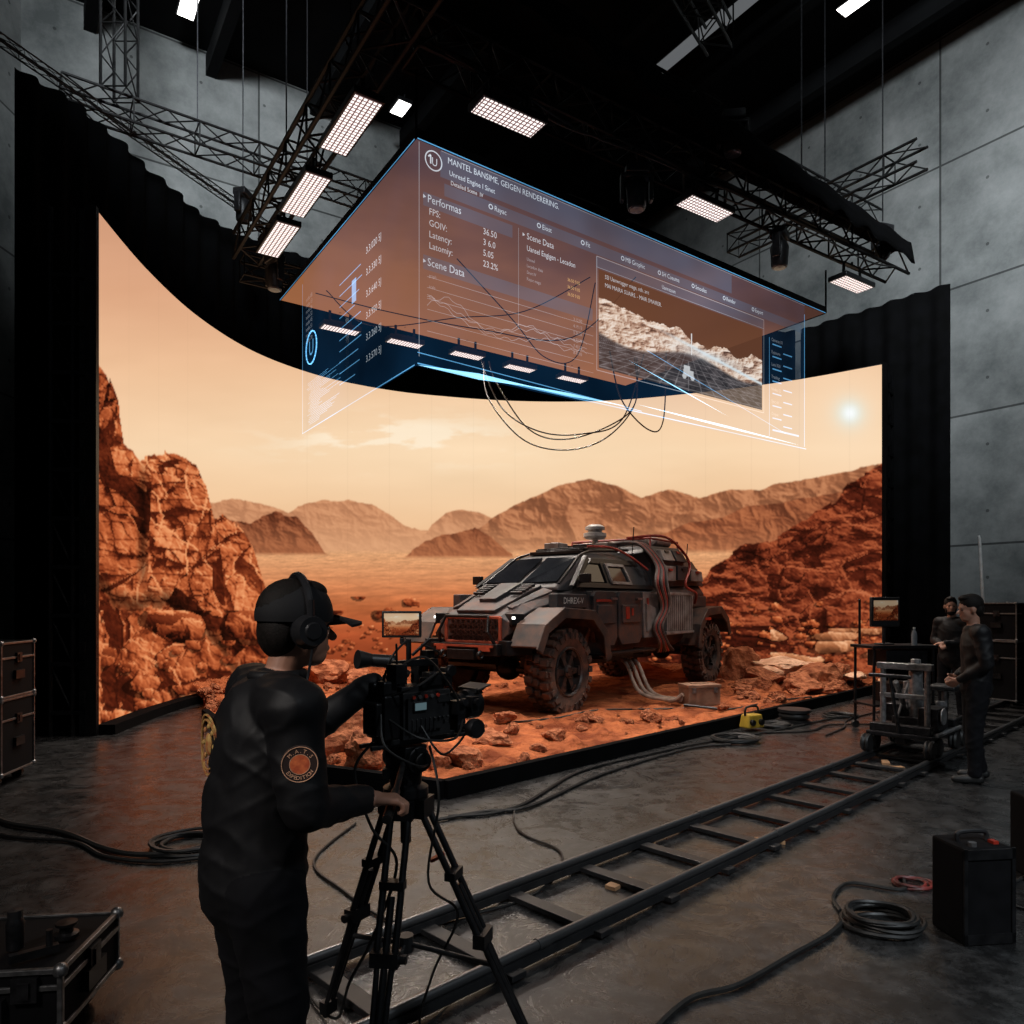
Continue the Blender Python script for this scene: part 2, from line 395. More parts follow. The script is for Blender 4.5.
def boulders(x0,x1,ys,ye,s,seed,thr,cols,asp=.6,size=.36):
    wx=(fbm(PX/s*1.2,PY/s*1.2,4,seed)-.5)*s*.5
    f1,f2,cid,dx,dy=wor((PX+wx)/s,(PY+wx*.5)/(s*asp),seed)
    ok=(cid>thr)&(PX>x0)&(PX<x1)&(PY>ys)&(PY<ye)
    rad=size*(.55+.6*((cid*517.3)%1))
    shd=(ok&(np.hypot(dx+.1,dy-.12)<rad*1.12)).astype(float)*.55
    img[:]=img*(1-shd[...,None]*.75)
    m=(ok&(f1<rad)).astype(float)
    def fn(X_,Y_):
        sl=(slice(int(Y_[0,0]-gy[0]),int(Y_[0,0]-gy[0])+Y_.shape[0]),slice(int(X_[0,0]-gx[0]),int(X_[0,0]-gx[0])+X_.shape[1]))
        tn=rocktone(X_,Y_,s*.7,seed+2)*.65+.2-dy[sl]*.9+dx[sl]*.35
        return ramp(np.clip(tn,0,1),cols)
    paint(m,fn)
boulders(255,420,596,760,18,101,.55,RC)
boulders(690,900,600,760,18,103,.62,RC)
boulders(90,400,610,760,36,111,.5,RC)
boulders(300,900,615,760,9,141,.68,RC,.6)
boulders(770,900,628,700,56,127,.15,[(90,50,30),(160,96,60),(214,146,102),(244,186,142)],.25,.5)
y=sil([(80,345),(97,362),(106,372),(118,402),(124,438),(140,456),(165,452),(186,458),(206,482),(214,512),(236,522),(252,545),(264,580),(270,602),(300,640),(340,700),(400,780),(900,800)],6,18,37,1.6)
def fn(X_,Y_):
    tt=rocktone(X_,Y_,92,53,.72,40,1.15,.08,fine=1.25,warp=.75,la=.3)*.78+.24*rocktone(X_,Y_,26,59,1.1,0,warp=.8)
    big=fbm(X_/60,Y_/50,3,95)-.5
    return ramp(np.clip(tt+.06+.55*big-.1*sst(120,90,X_),0,1),RC)
paint(np.clip((PY-y)/1.3,0,1),fn)
# pinnacle standing in front of the left cliff
y=sil([(80,900),(146,620),(152,470),(168,458),(196,464),(206,486),(214,520),(222,560),(228,640),(900,900)],3,10,39,1.2)
lim=588+12*np.sin(PX/11)+6*np.sin(PX/4.3)
m_=np.clip((PY-y)/1.3,0,1)*(PY<lim);img*=(1-.45*np.clip(1-np.abs(PX-143)/8,0,1)*sst(455,490,PY)*sst(600,560,PY))[...,None]
paint(m_,lambda X_,Y_:ramp(np.clip(rocktone(X_,Y_,70,73,.8,34,1.1,-.04,fine=1.2,warp=.6,la=.3)*.95+.12,0,1),RC))
y=sil([(80,900),(97,588),(120,610),(165,606),(196,622),(215,650),(250,690),(900,900)],7,18,47)
m_=np.clip((PY-y)/1.3,0,1);img*=(1-.5*np.clip(1-np.abs(PY-y+7)/14,0,1)*(PY<y))[...,None]
paint(m_,lambda X_,Y_:ramp(np.clip(rocktone(X_,Y_,66,63,.9,0,fine=1.2,warp=.7)*1.0+.06,0,1),RC))
boulders(100,330,610,760,52,151,.35,RC,.7,.48)
boulders(100,320,640,760,24,153,.6,RC,.7,.4)
PIC=tolin(img)
def sample(px,py):
    x=np.clip((px-gx[0])/STEP,0,len(gx)-1.001);y=np.clip((py-gy[0])/STEP,0,len(gy)-1.001)
    ix=x.astype(int);iy=y.astype(int);fx=(x-ix)[...,None];fy=(y-iy)[...,None]
    return (PIC[iy,ix]*(1-fx)+PIC[iy,ix+1]*fx)*(1-fy)+(PIC[iy+1,ix]*(1-fx)+PIC[iy+1,ix+1]*fx)*fy

def gridmesh(name,P,Cc,m):
    R,Cn=P.shape[:2];me=bpy.data.meshes.new(name)
    me.vertices.add(R*Cn);me.vertices.foreach_set('co',P.reshape(-1).astype(np.float32))
    idx=np.arange(R*Cn).reshape(R,Cn)
    q=np.stack([idx[:-1,:-1],idx[:-1,1:],idx[1:,1:],idx[1:,:-1]],-1).reshape(-1,4);nf=len(q)
    me.loops.add(nf*4);me.loops.foreach_set('vertex_index',q.reshape(-1).astype(np.int32))
    me.polygons.add(nf);me.polygons.foreach_set('loop_start',np.arange(0,nf*4,4,dtype=np.int32))
    me.update(calc_edges=True)
    if Cc is not None:
        at=me.color_attributes.new('pic','FLOAT_COLOR','POINT')
        a=np.ones((R*Cn,4),np.float32);a[:,:3]=Cc.reshape(-1,3);at.data.foreach_set('color',a.reshape(-1))
    me.materials.append(m);me.polygons.foreach_set('use_smooth',[True]*nf);return me
def screenmat(name,s,alpha=None):
    m=bpy.data.materials.new(name);m.use_nodes=True;nt=m.node_tree;N=nt.nodes;L=nt.links;N.clear()
    out=N.new('ShaderNodeOutputMaterial');at=N.new('ShaderNodeAttribute');at.attribute_name='pic'
    em=N.new('ShaderNodeEmission');em.inputs['Strength'].default_value=s;L.new(at.outputs['Color'],em.inputs['Color'])
    if alpha is None: L.new(em.outputs[0],out.inputs['Surface'])
    else:
        tr=N.new('ShaderNodeBsdfTransparent');mx=N.new('ShaderNodeMixShader');mx.inputs[0].default_value=alpha
        L.new(tr.outputs[0],mx.inputs[1]);L.new(em.outputs[0],mx.inputs[2]);L.new(mx.outputs[0],out.inputs['Surface'])
    return m
SCREEN=screenmat('led_picture',1.0)

# ------------------------------------------------------------------ LED wall
wpts=[(-5.34,9.4),(-5.5,11.0),(-5.48,12.7),(-5.15,14.3),(-4.5,15.5),(-3.6,16.4),(-2.16,17.15),(0,17.55),(2.2,17.35),(4.2,16.5),(5.9,15.45),(7.23,14.26)]
sp=spline([V((a,b,0)) for a,b in wpts],60)
sp=np.array([(p.x,p.y) for p in sp]);dl=np.r_[0,np.cumsum(np.hypot(*np.diff(sp,axis=0).T))]
NC,NR=1000,430
s=np.linspace(0,dl[-1],NC);wx=np.interp(s,dl,sp[:,0]);wy=np.interp(s,dl,sp[:,1])
u=s/dl[-1];ztop=np.interp(u,[0,.5,1],[6.75,6.6,6.36])
vv=np.linspace(0,1,NR)[:,None];ZB=.13
Z=ZB+(ztop[None,:]-ZB)*vv
X=np.broadcast_to(wx,Z.shape);Y=np.broadcast_to(wy,Z.shape)
# the picture is rendered for the tracked viewpoint, as on a real stage
cols=sample(512+X/Y*F,HZ-(Z-EYE)/Y*F)
seam=(np.abs(((s/.5)%1)-.5)>.493).astype(float)[None,:]*.05
cols=cols*(1-seam)[...,None]
led=thing('led_wall','curved video wall showing a red desert landscape','video wall')
part('screen',gridmesh('screen',np.stack([X,Y,Z],-1),cols,SCREEN),None,led)
tan=np.gradient(np.stack([wx,wy],-1),axis=0);tan/=np.linalg.norm(tan,axis=1)[:,None];nrm=np.stack([-tan[:,1],tan[:,0]],-1)
b=B();rings=[]
for k in list(range(0,NC,20))+[NC-1]:
    i0=V((wx[k]+nrm[k,0]*.015,wy[k]+nrm[k,1]*.015,0));i1=V((wx[k]+nrm[k,0]*.22,wy[k]+nrm[k,1]*.22,0));zt=ztop[k]+.02
    rings.append([i0,i1,i1+UP*zt,i0+UP*zt])
vs,fs=b.rings(rings,4)
fs+=[(0,1,2,3),tuple(len(vs)-4+i for i in range(4))]
b.add(vs,fs);part('cabinet',b,BLACKP,led,smooth=None)
for e,sg in ((0,1),(NC-1,-1)):
    b=B()
    n=V((nrm[e,0],nrm[e,1],0));tn=V((tan[e,0],tan[e,1],0));p=V((wx[e],wy[e],0))-tn*.04*sg
    b.obox(p+n*.05+UP*(ztop[e]/2),(tn,n,UP),(.08,.14,ztop[e]+.06))
    for dd in (.28,.55): b.rod(p+n*dd,p+n*dd+UP*ztop[e],.03,n=8)
    z=.3
    while z<6.2:
        b.obox(p+n*.28+UP*z,(tn,n,UP),(.06,.5,.05));b.rod(p+n*.28+UP*z,p+n*.55+UP*(z+.6),.015,n=6)
        b.obox(p+n*.14-tn*.05*sg+UP*(z+.2),(tn,n,UP),(.03,.07,.16));z+=.62
    part('end_frame',b,BLACK if sg>0 else CLOTH,led,smooth=None)
b=B();rings=[]
for k in list(range(0,NC,20))+[NC-1]:
    i0=V((wx[k]-nrm[k,0]*.22,wy[k]-nrm[k,1]*.22,0));i1=V((wx[k]-nrm[k,0]*.0,wy[k]-nrm[k,1]*.0,0));rings.append([i0,i1,i1+UP*ZB,i0+UP*ZB])
vs,fs=b.rings(rings,4);fs+=[(0,1,2,3),tuple(len(vs)-4+i for i in range(4))];b.add(vs,fs)
part('base_rail',b,CLOTH,led,smooth=None)

# ------------------------------------------------------------------ stage soil
front=[(-5.2,12.3),(-4.4,10.6),(-3.35,8.9),(-2.0,7.1),(-.6,6.4),(7.02,14.0)]
def fpoly(t):
    P=np.array(front);d=np.r_[0,np.cumsum(np.hypot(*np.diff(P,axis=0).T))];t=t*d[-1]
    return np.interp(t,d,P[:,0]),np.interp(t,d,P[:,1])
W2=np.stack([wx,wy],-1)[::12]
def walld(x,y): return np.min(np.hypot(W2[:,0]-x,W2[:,1]-y))
def tz(x,y):
    lx=(x-1.5)*-.6+(y-13.46)*-.8;ly=(x-1.5)*.8+(y-13.46)*-.6
    k=max(0,min(1,max(abs(lx)-3.2,abs(ly)-1.1)/.8));k=.35+.65*k
    n=noise.fractal(V((x*.6,y*.6,2.3)),1,2,5)*.06+noise.fractal(V((x*2.2,y*2.2,7.3)),.8,2,5)*.05+max(0,noise.noise(V((x*5,y*5,1))))*.09
    return .1+n*k+.26*max(0,1-walld(x,y)/1.3)**1.5
NU,NV=440,190
tt=np.linspace(0,1,NU);fx,fy=fpoly(tt)
k0=int(np.argmin(np.abs(wy[:300]-12.3)));bi=np.linspace(k0,NC-8,NU);bx=np.interp(bi,np.arange(NC),wx-nrm[:,0]*.1);by=np.interp(bi,np.arange(NC),wy-nrm[:,1]*.1)
P=np.zeros((NV,NU,3))
for j in range(NV):
    f=j/(NV-1);P[j,:,0]=fx*(1-f)+bx*f;P[j,:,1]=fy*(1-f)+by*f
    for i in range(NU):
        P[j,i,2]=max(tz(P[j,i,0],P[j,i,1]),.03) if j>0 else .0
soil=part('stage_soil',gridmesh('stage_soil',P,None,SOIL),None);tag(soil,'raised bed of red desert sand on the stage','sand',None,'stuff')
b=B()
for i in range(1,len(front)-1):
    p=V((*front[i],.08));q=V((*front[i+1],.08));d=q-p;l=d.length;d.normalize()
    b.obox((p+q)/2+V((d.y,-d.x,0))*.05,(d,V((-d.y,d.x,0)),UP),(l+.06,.09,.16))
solo('stage_edging',b,CLOTH,'low black edging board around the sand bed','edging',smooth=None)
def rockmesh(seed,sub=3,cuts=9,flat=.7,m=ROCK):
    rnd=random.Random(seed);bm=bmesh.new();bmesh.ops.create_icosphere(bm,subdivisions=sub,radius=1)
    pl=[(V((rnd.gauss(0,1),rnd.gauss(0,1),rnd.gauss(0,.8))).normalized(),rnd.uniform(.45,.8)) for _ in range(cuts)]
    for v in bm.verts:
        p=v.co.copy()
        for n,d in pl:
            k=p.dot(n)-d
            if k>0:p-=n*k*.97
        p*=1+.16*noise.fractal(p*2.3+V((seed*3.1,0,0)),.9,2,5)
        if sub>3: p.z+=.05*math.floor(p.z*6)/6+.03*noise.noise(p*8)
        p.z*=flat;v.co=p
    me=bpy.data.meshes.new('rock');bm.to_mesh(me);bm.free();me.materials.append(m)
    me.polygons.foreach_set('use_smooth',[True]*len(me.polygons));me.set_sharp_from_angle(angle=.3);return me
rms=[rockmesh(i,4 if i<6 else 2,13,.7) for i in range(14)]
def rock(x,y,r,i,m=None,sq=1,label=None,grp='boulders on the sand'):
    if m is None: m=rms[i%6] if r>.16 else rms[6+i%8]
    o=part('rock',m,None,None,loc=(x,y,tz(x,y)+r*.28*sq),rot=(0,0,i*1.7));o.scale=(r,r*.85,r*sq)
    tag(o,label or ('rust red desert boulder on the sand' if r>.2 else 'small loose red stone on the sand'),'rock',grp if r>.2 else 'loose stones on the sand')
for i,(x,y,r,sq) in enumerate([(-1.8,7.85,.55,.85),(-1.45,7.3,.42,.75),(-2.4,8.3,.4,.7),(-1.0,7.6,.32,.75),(-1.25,8.5,.46,.65),(-.5,7.2,.28,.7),(-.7,8.9,.4,.65),(-2.0,9.6,.45,.6),(-1.4,10.4,.42,.65),(-.25,8.1,.28,.6),(-.1,9.5,.28,.6),(-.9,9.8,.34,.6),
  (5.15,13.1,.5,.6),(5.75,13.7,.55,.9),(6.3,14.0,.34,1),(4.45,13.5,.4,.6),(4.9,14.05,.45,.8),(4.9,12.5,.26,.6),(5.9,13.25,.3,.6),(4.1,12.9,.3,.5),(4.7,15.1,.52,1.25),(3.9,11.9,.24,.5),(5.5,12.9,.25,.5),
  (-3.6,11.2,.45,.8),(-4.2,12.8,.55,.9),(-2.9,13.9,.5,.7),(-3.6,14.4,.6,.8),(-2.2,12.2,.4,.6),(-1.5,14.6,.4,.6),(-2.9,10.2,.35,.7),(0.2,15.8,.35,.7),(-.9,12.8,.24,.6),(.5,8.4,.2,.6),(1.9,9.8,.18,.6),(3.1,10.75,.14,.6),(1.1,9.6,.15,.6),(.3,7.9,.14,.6)]):
    rock(x,y,r,i,None,sq)
slab=rockmesh(55,4,14,.22,PALE)
for i,(x,y,r) in enumerate([(5.35,14.7,.7),(5.95,14.3,.5),(5.6,14.4,.6),(6.4,13.75,.34),(5.2,14.35,.5)]):
    rock(x,y,r,i,slab,1.5,'pale flat sandstone slab by the video wall','sandstone slabs')
rnd=random.Random(4)
n=0
while n<250:
    t=rnd.random();a,c=fpoly(np.array([t]));f=rnd.random()**1.3*.8
    k=int(k0+(NC-8-k0)*t);x=float(a[0]*(1-f)+wx[k]*f);y=float(c[0]*(1-f)+wy[k]*f)
    if walld(x,y)<.5 or f<.02: continue
    lx=(x-1.5)*-.6+(y-13.46)*-.8;ly=(x-1.5)*.8+(y-13.46)*-.6
    if abs(lx)<3.8 and abs(ly)<1.45: continue
    if noise.noise(V((x*.9,y*.9,4)))<-.12: continue
    rock(x,y,rnd.choice([.04,.05,.07,.09,.12,.15]),n,None,rnd.uniform(.7,1.1));n+=1

# ------------------------------------------------------------------ curtains
def curtain(name,pts,label,seed):
    S=spline([V((a,c,z)) for a,c,z in pts],30);n=len(S);rows=8
    ac=0;base=[]
    for i,p in enumerate(S):
        if i:ac+=(S[i]-S[i-1]).xy.length
        d=(S[min(i+1,n-1)]-S[max(i-1,0)]);d.z=0;d.normalize();nn=V((-d.y,d.x,0))
        off=math.sin(ac*14+seed)*.06+math.sin(ac*5.3)*.03
        base.append((p.x+nn.x*off,p.y+nn.y*off,p.z))
    P=np.array([[(x,y,.01+(z-.01)*j/(rows-1)) for x,y,z in base] for j in range(rows)])
    o=part(name,gridmesh(name,P,None,CLOTH),None);tag(o,label,'curtain','black stage drapes');md=o.modifiers.new('t','SOLIDIFY');md.thickness=.01
    return o
curtain('stage_curtain',[(-7.0,10.35,9.3),(-6.75,11.6,9.5),(-6.5,12.8,9.45),(-5.9,14.6,9.3),(-5.0,16.4,9.6),(-4.0,17.4,9.6)],'tall black pleated drape behind the video wall edge',1)
curtain('stage_curtain',[(-3.9,17.5,9.0),(-2,18.3,8.8),(1.5,18.6,8.6),(4.5,18.0,8.3),(6.6,17.0,8.05)],'tall black pleated drape behind the video wall',2)
curtain('stage_curtain',[(6.7,16.95,8.05),(7.8,16.0,8.15),(9.0,15.0,8.28)],'black pleated drape beside the concrete wall',3)

# ------------------------------------------------------------------ trusses
def truss(p0,p1,w,h,label,bay=.5,r=.025):
    b=B();p0=V(p0);p1=V(p1);a=(p1-p0);l=a.length;a.normalize()
    up=UP if abs(a.z)<.9 else V((1,0,0));sd=a.cross(up).normalized();up=sd.cross(a)
    cs=[sd*(sx*w/2)+up*(sy*h/2) for sx,sy in((-1,-1),(1,-1),(1,1),(-1,1))]
    for c in cs:b.rod(p0+c,p1+c,r,n=6)
    n=max(1,int(l/bay))
    for i in range(n):
        for k in range(4):
            q0=cs[k];q1=cs[(k+1)%4]
            if i%2:q0,q1=q1,q0
            b.rod(p0+a*(l*i/n)+q0,p0+a*(l*(i+1)/n)+q1,r*.5,n=5)
            if i%2==0:b.rod(p0+a*(l*i/n)+q0,p0+a*(l*i/n)+q1,r*.5,n=5)
    return solo('lighting_truss',b,TRUSS,label,'truss',smooth=.6)
tc0=V((-1.33,7.64,7.75))
truss(tc0+db*.3,tc0+db*9.9,.42,.42,'long black box truss carrying stage lights',.42,.03)
truss(tc0-da*1.5,tc0+da*5.8,.42,.42,'black box truss carrying panel lights',.42,.03)
truss(tc0+da*6.1+V((0,0,-.2)),tc0+da*6.1+db*9.6+V((0,0,-.2)),.35,.35,'rear black box truss above the overhead screen')
truss((-7.2,11.64,9.85),(-2.58,14.86,9.85),.4,.4,'dark box truss along the curtain line')
truss((-6.45,12.0,10.06),(-6.45,12.0,15.2),.4,.4,'vertical dark truss tower reaching the ceiling')
truss((4.3,14.2,8.65),(6.35,11.3,8.65),.35,.35,'short dark box truss over the stage side')
truss(tc0+db*.8+V((0,0,.3)),tc0+db*.8+V((0,0,7.3)),.35,.35,'vertical box truss rising to the ceiling')
truss((-1.2,9.4,9.6),(7.5,15.2,9.6),.4,.4,'upper dark truss across the rig')
truss((0.2,6.2,9.3),(3.4,12.0,11.0),.4,.4,'sloping dark truss high in the rig')
truss(tc0+V((0,0,.75))-db*1.2,tc0+V((0,0,.75))+db*5,.4,.4,'second black box truss stacked on the main one')
truss((-7.3,10.0,9.62),(-5.2,16.0,9.85),.12,.12,'thin curtain rail truss above the drape',.3,.012)
q=tc0+db*9.8
# black cloth draped over the truss: sagging folds
rowsn,coln=7,90;P=np.zeros((rowsn,coln,3))
for i in range(coln):
    f=i/(coln-1);base=tc0+db*(.0+9.8*f);wd=1.15*(1-f)+.35*f;sg_=.05*abs(math.sin(f*34))+.03*math.sin(f*90)
    for j in range(rowsn):
        g_=j/(rowsn-1)
        pz=.26+.02*math.sin(f*60+j) if j<4 else .26-(j-3)*.1-sg_*(j-3)*.5
        off=.24-(-.24) if False else 0
        y_=(min(j,3)/3)*wd+(.02*(j-3) if j>3 else 0)
        c=base+V((dR_:=.553,-.833,0))*0 if False else base+V((.553,-.833,0))*(y_-.05)
        P[j,i]=(c.x,c.y,c.z+pz)
cn=part('black_canopy',gridmesh('black_canopy',P,None,CLOTH),None);tag(cn,'black cloth draped above the front truss','canopy');md=cn.modifiers.new('t','SOLIDIFY');md.thickness=.012
for i,(a_,c_) in enumerate([((.6,0),(3.4,0)),((3.0,0),(6.2,0)),((5.8,0),(9.4,0)),((1.5,0),(5.0,0))]):
    p0=tc0+db*a_[0]+V((.12,-.2,-.2));p1=tc0+db*c_[0]+V((.12,-.2,-.2))
    pts=[p0.lerp(p1,k/6)-UP*(.16*math.sin(pi*k/6)+.05*math.sin(5*k+i)) for k in range(7)]
    solo('rig_cable',B().tube(pts,.014,6,8),RUBBER,'black cable swagged along the front truss','cable',group='rig cables')
for i,(x,y,z) in enumerate([(-5.6,13,10.1),(-4.9,13.3,9.3),(-3.9,13.9,10.1),(-1.9,8.6,7.98),(1.4,9.45,7.98),(3.03,10,8.5),(4.6,11.6,7.98),(6.6,13,8.5),(5.4,12.6,8.8),(-3.4,11,7.98)]):
    solo('suspension_wire',B().rod((x,y,z),(x,y,H-.1),.012,n=5),DSTEEL,'thin steel wire dropping from the ceiling','wire',group='rigging wires')

# ------------------------------------------------------------------ light fixtures
def gridemit(name,c,s,sx,sy):
    m,nt,p=newmat(name);N=nt.nodes;L=nt.links;tc=N.new('ShaderNodeTexCoord');br=N.new('ShaderNodeTexBrick')
    br.offset=0;br.inputs['Scale'].default_value=1;br.inputs['Brick Width'].default_value=sx;br.inputs['Row Height'].default_value=sy;br.inputs['Mortar Size'].default_value=.009
    br.inputs['Color1'].default_value=(*c,1);br.inputs['Color2'].default_value=(*c,1);br.inputs['Mortar'].default_value=(.1,.06,.06,1)
    L.new(tc.outputs['Object'],br.inputs['Vector']);L.new(br.outputs['Color'],p.inputs['Emission Color']);p.inputs['Emission Strength'].default_value=s
    p.inputs['Base Color'].default_value=(.1,.1,.1,1);return m
LEDM=gridemit('led_array',(1,.86,.82),1.5,.055,.055)
def panel_light(L,W):
    root=thing('panel_light','rectangular led panel light hung under a truss','stage light',group='led panel lights')
    part('housing',B().box((0,0,.04),(L+.06,W+.06,.08)).box((0,0,.1),(L*.6,W*.6,.06)),BLACK,root,bevel=.008)
    part('led_face',B().box((0,0,-.004),(L,W,.006)),LEDM,root,smooth=None,label='glowing white led grid')
    part('yoke',B().box((-L*.3,0,.22),(.04,.03,.2)).box((L*.3,0,.22),(.04,.03,.2)).box((0,0,.32),(L*.66,.05,.03)).rod((0,0,.3),(0,0,.38),.02),BLACK,root)
    return root
def area(loc,rz,sx,sy,e,spread,c=(1,.88,.78)):
    l=bpy.data.lights.new('lamp','AREA');l.shape='RECTANGLE';l.size=sx;l.size_y=sy;l.energy=e;l.color=c;l.spread=spread
    o=bpy.data.objects.new('panel_lamp',l);COL.objects.link(o);o.location=loc;o.rotation_euler=(0,0,rz);return o
aA=math.atan2(da.y,da.x);aB=math.atan2(db.y,db.x)
def fixtures(root,pl,a,e,spread):
    # each fixture's lamp sits as a small emitter right under its led face
    for i,p in enumerate(pl):
        if i==0: root.location=p;root.rotation_euler=(0,0,a)
        else: dup(root,p,(0,0,a))
        area((p[0],p[1],p[2]-.012),a,.05,.05,e,spread)
fixtures(panel_light(1.1,.3),[(-1.85,8.35,7.15),(-2.77,9.77,7.15),(-3.52,10.97,7.15)],aA,42,1.5)
fixtures(panel_light(.8,.28),[(-.04,8.2,7.15),(2.67,10.1,7.15),(5.82,12.5,7.15)],aB,76,1.5)
fixtures(panel_light(.62,.22),[(-3.02,12.83,6.5),(-1.98,13.5,6.5),(-.87,14.16,6.5),(.16,14.94,6.5),(1.29,15.67,6.5)],aB,68,2.3)
mh=thing('moving_head_light','black moving head spotlight hanging from the rig','stage light',group='moving head lights')
MHM=mat('fixture_shell',(.04,.04,.042),(.02,.02,.022),.4,.3,14)
part('base',B().box((0,0,.0),(.3,.24,.12)).rod((0,0,.05),(0,0,.12),.03),MHM,mh,bevel=.015)
part('yoke',B().box((-.19,0,-.22),(.05,.12,.36)).box((.19,0,-.22),(.05,.12,.36)).box((0,0,-.07),(.4,.13,.06)),MHM,mh,bevel=.015)
part('lamp_head',B().lathe([(0,-.5),(.11,-.5),(.125,-.46),(.13,-.3),(.14,-.2),(.11,-.12),(.05,-.1),(0,-.1)]),MHM,mh,label='barrel shaped spotlight head')
part('lens',B().lathe([(0,-.515),(.09,-.51),(.1,-.5)]),mat('lens_glass',(.05,.06,.08),None,.1),mh)
mh.location=(1.64,9.61,7.38)
for p in [(4.13,11.27,7.38),(3.03,10,8.35),(6.6,13,8.35),(-4.9,13.3,9.15),(-3.9,12.0,7.35)]: dup(mh,p,(0,0,p[0]))
CE=emit('ceiling_tube',(1,.98,.95),5);CE2=emit('ceiling_tube_dim',(.9,.95,1),.12)
for i,(x,y,L,a,m) in enumerate([(7.7,16.2,.9,aA,CE),(-7.25,16.35,.8,aA,CE),(-2.9,19,.6,aA,CE),(3.7,17.4,3.6,aA,CE2),(5.3,15.2,2.4,aA,CE2)]):
    r_=thing('ceiling_light','strip light fixed under the dark ceiling','ceiling light',(x,y,H-.25 if i<2 else H-.75),a,'ceiling strip lights')
    part('housing',B().box((0,0,.08),(L,.4,.1)).rod((-L*.4,0,.1),(-L*.4,0,.25),.02).rod((L*.4,0,.1),(L*.4,0,.25),.02),BLACK,r_)
    part('tube',B().box((0,0,.02),(L-.05,.34,.02)),m,r_,smooth=None)

# ------------------------------------------------------------------ overhead screen + projected interface panels
oc=thing('overhead_screen','large horizontal video ceiling panel glowing dim brown','video ceiling')
N0=V((-1.05,8.0,6.8));dL=V((-.554,.833,0)).normalized();dR=V((.805,.593,0)).normalized()
RR,CCn=60,90
P=np.zeros((RR,CCn,3));uu=np.linspace(0,8.16,CCn);v2=np.linspace(0,5.16,RR)
for j in range(RR):
    for i in range(CCn): P[j,i]=N0+dR*float(uu[i])+dL*float(v2[j])
UU,VVv=np.meshgrid(uu,v2)
cc=ramp(np.clip(VVv/5.2*.85+(fbm(UU*.4,VVv*.5,5,8)-.5)*.9+.08,0,1),[(76,50,42),(108,70,52),(142,92,62),(156,100,66)])
part('screen',gridmesh('screen',P[:, ::-1],tolin(cc)[:, ::-1],screenmat('overhead_picture',1.0)),None,oc)
b=B();c4=[N0,N0+dR*8.16,N0+dR*8.16+dL*5.16,N0+dL*5.16]
b.quadslab([p_+V((0,0,.01)) for p_ in c4],(0,0,1),.1)
for i in range(4): b.rod(c4[i],c4[(i+1)%4],.012,n=6)
for p_ in c4:b.rod(p_,p_+V((0,0,.75)),.015,n=6)
part('frame',b,CLOTH,oc,smooth=None)
def addmat(name,c,s,tr_c=(1,1,1),sc=.7):
    m=bpy.data.materials.new(name);m.use_nodes=True;nt=m.node_tree;N=nt.nodes;L=nt.links;N.clear()
    out=N.new('ShaderNodeOutputMaterial');tr=N.new('ShaderNodeBsdfTransparent');em=N.new('ShaderNodeEmission');ad=N.new('ShaderNodeAddShader')
    tc=N.new('ShaderNodeTexCoord');nz=N.new('ShaderNodeTexNoise');nz.inputs['Scale'].default_value=sc;L.new(tc.outputs['Object'],nz.inputs['Vector'])
    mr=N.new('ShaderNodeMapRange');mr.inputs['From Min'].default_value=.25;mr.inputs['From Max'].default_value=.75;mr.inputs['To Min'].default_value=s*.4;mr.inputs['To Max'].default_value=s*1.6;L.new(nz.outputs['Fac'],mr.inputs['Value'])
    em.inputs['Color'].default_value=(*c,1);L.new(mr.outputs[0],em.inputs['Strength']);tr.inputs['Color'].default_value=(*tr_c,1)
    L.new(tr.outputs[0],ad.inputs[0]);L.new(em.outputs[0],ad.inputs[1]);L.new(ad.outputs[0],out.inputs['Surface']);return m
HOLO=addmat('projection_film',(.07,.4,1.0),.028,(.96,.97,.98))
TXT=addmat('interface_white',(.8,.92,1),.48);TXD=addmat('interface_grey',(.8,.9,1),.22);TXTB=addmat('interface_blue',(.16,.55,1),.6);BEAM=addmat('interface_beam',(.3,.7,1),1.4);TXTY=addmat('interface_amber',(1,.62,.2),.4);BAR=addmat('interface_bar',(.4,.6,.9),.07,(.7,.75,.8))
ir=thing('interface_panel','translucent blue projected software interface below the overhead screen','projection')
nR=V((dR.y,-dR.x,0))
def R(s,z,o=0.0): return N0+dR*float(s)+V((0,0,float(z)-6.8))+nR*o
part('film',B().add([R(0,6.79),R(7.5,6.79),R(7.5,4.3),R(0,4.3)],[(0,1,2,3)]),HOLO,ir,smooth=None)
def rect(b,s0,s1,z0,z1,o=.02): b.add([R(s0,z0,o),R(s1,z0,o),R(s1,z1,o),R(s0,z1,o)],[(0,1,2,3)])
def line(b,s0,z0,s1,z1,w=.01,o=.03):
    a=V((s1-s0,z1-z0,0)).normalized();nx,nz=-a.y*w/2,a.x*w/2
    b.add([R(s0+nx,z0+nz,o),R(s1+nx,z1+nz,o),R(s1-nx,z1-nz,o),R(s0-nx,z0-nz,o)],[(0,1,2,3)])
def T(s_,z_,t_,sz,k=.85,m=None): part('lettering',B().text(t_,sz,R(s_,z_,.035),dR*k,UP),m or TXT,ir,smooth=None)
T(.38,6.64,'MANTEL BANSIME, GEIGEN RENDERERING.',.1);T(.4,6.51,'Unread Engine I Sinet',.085);T(.42,6.41,'Detailed Scene  IV',.07)
T(.12,6.12,'Performas',.125)
for i,(a_,c_) in enumerate([('FPS:','36.50'),('GOIV:','3 6.0'),('Latency:','5.05'),('Latomiy:','23.2%')]):
    T(.14,5.99-i*.125,a_,.105);T(.86,5.99-i*.125,c_,.105)
T(.12,5.42,'Scene Data',.125);T(1.5,6.12,'Scene Data',.11);T(1.5,5.98,'Uansel Engigen - Lecadon',.095,.8)
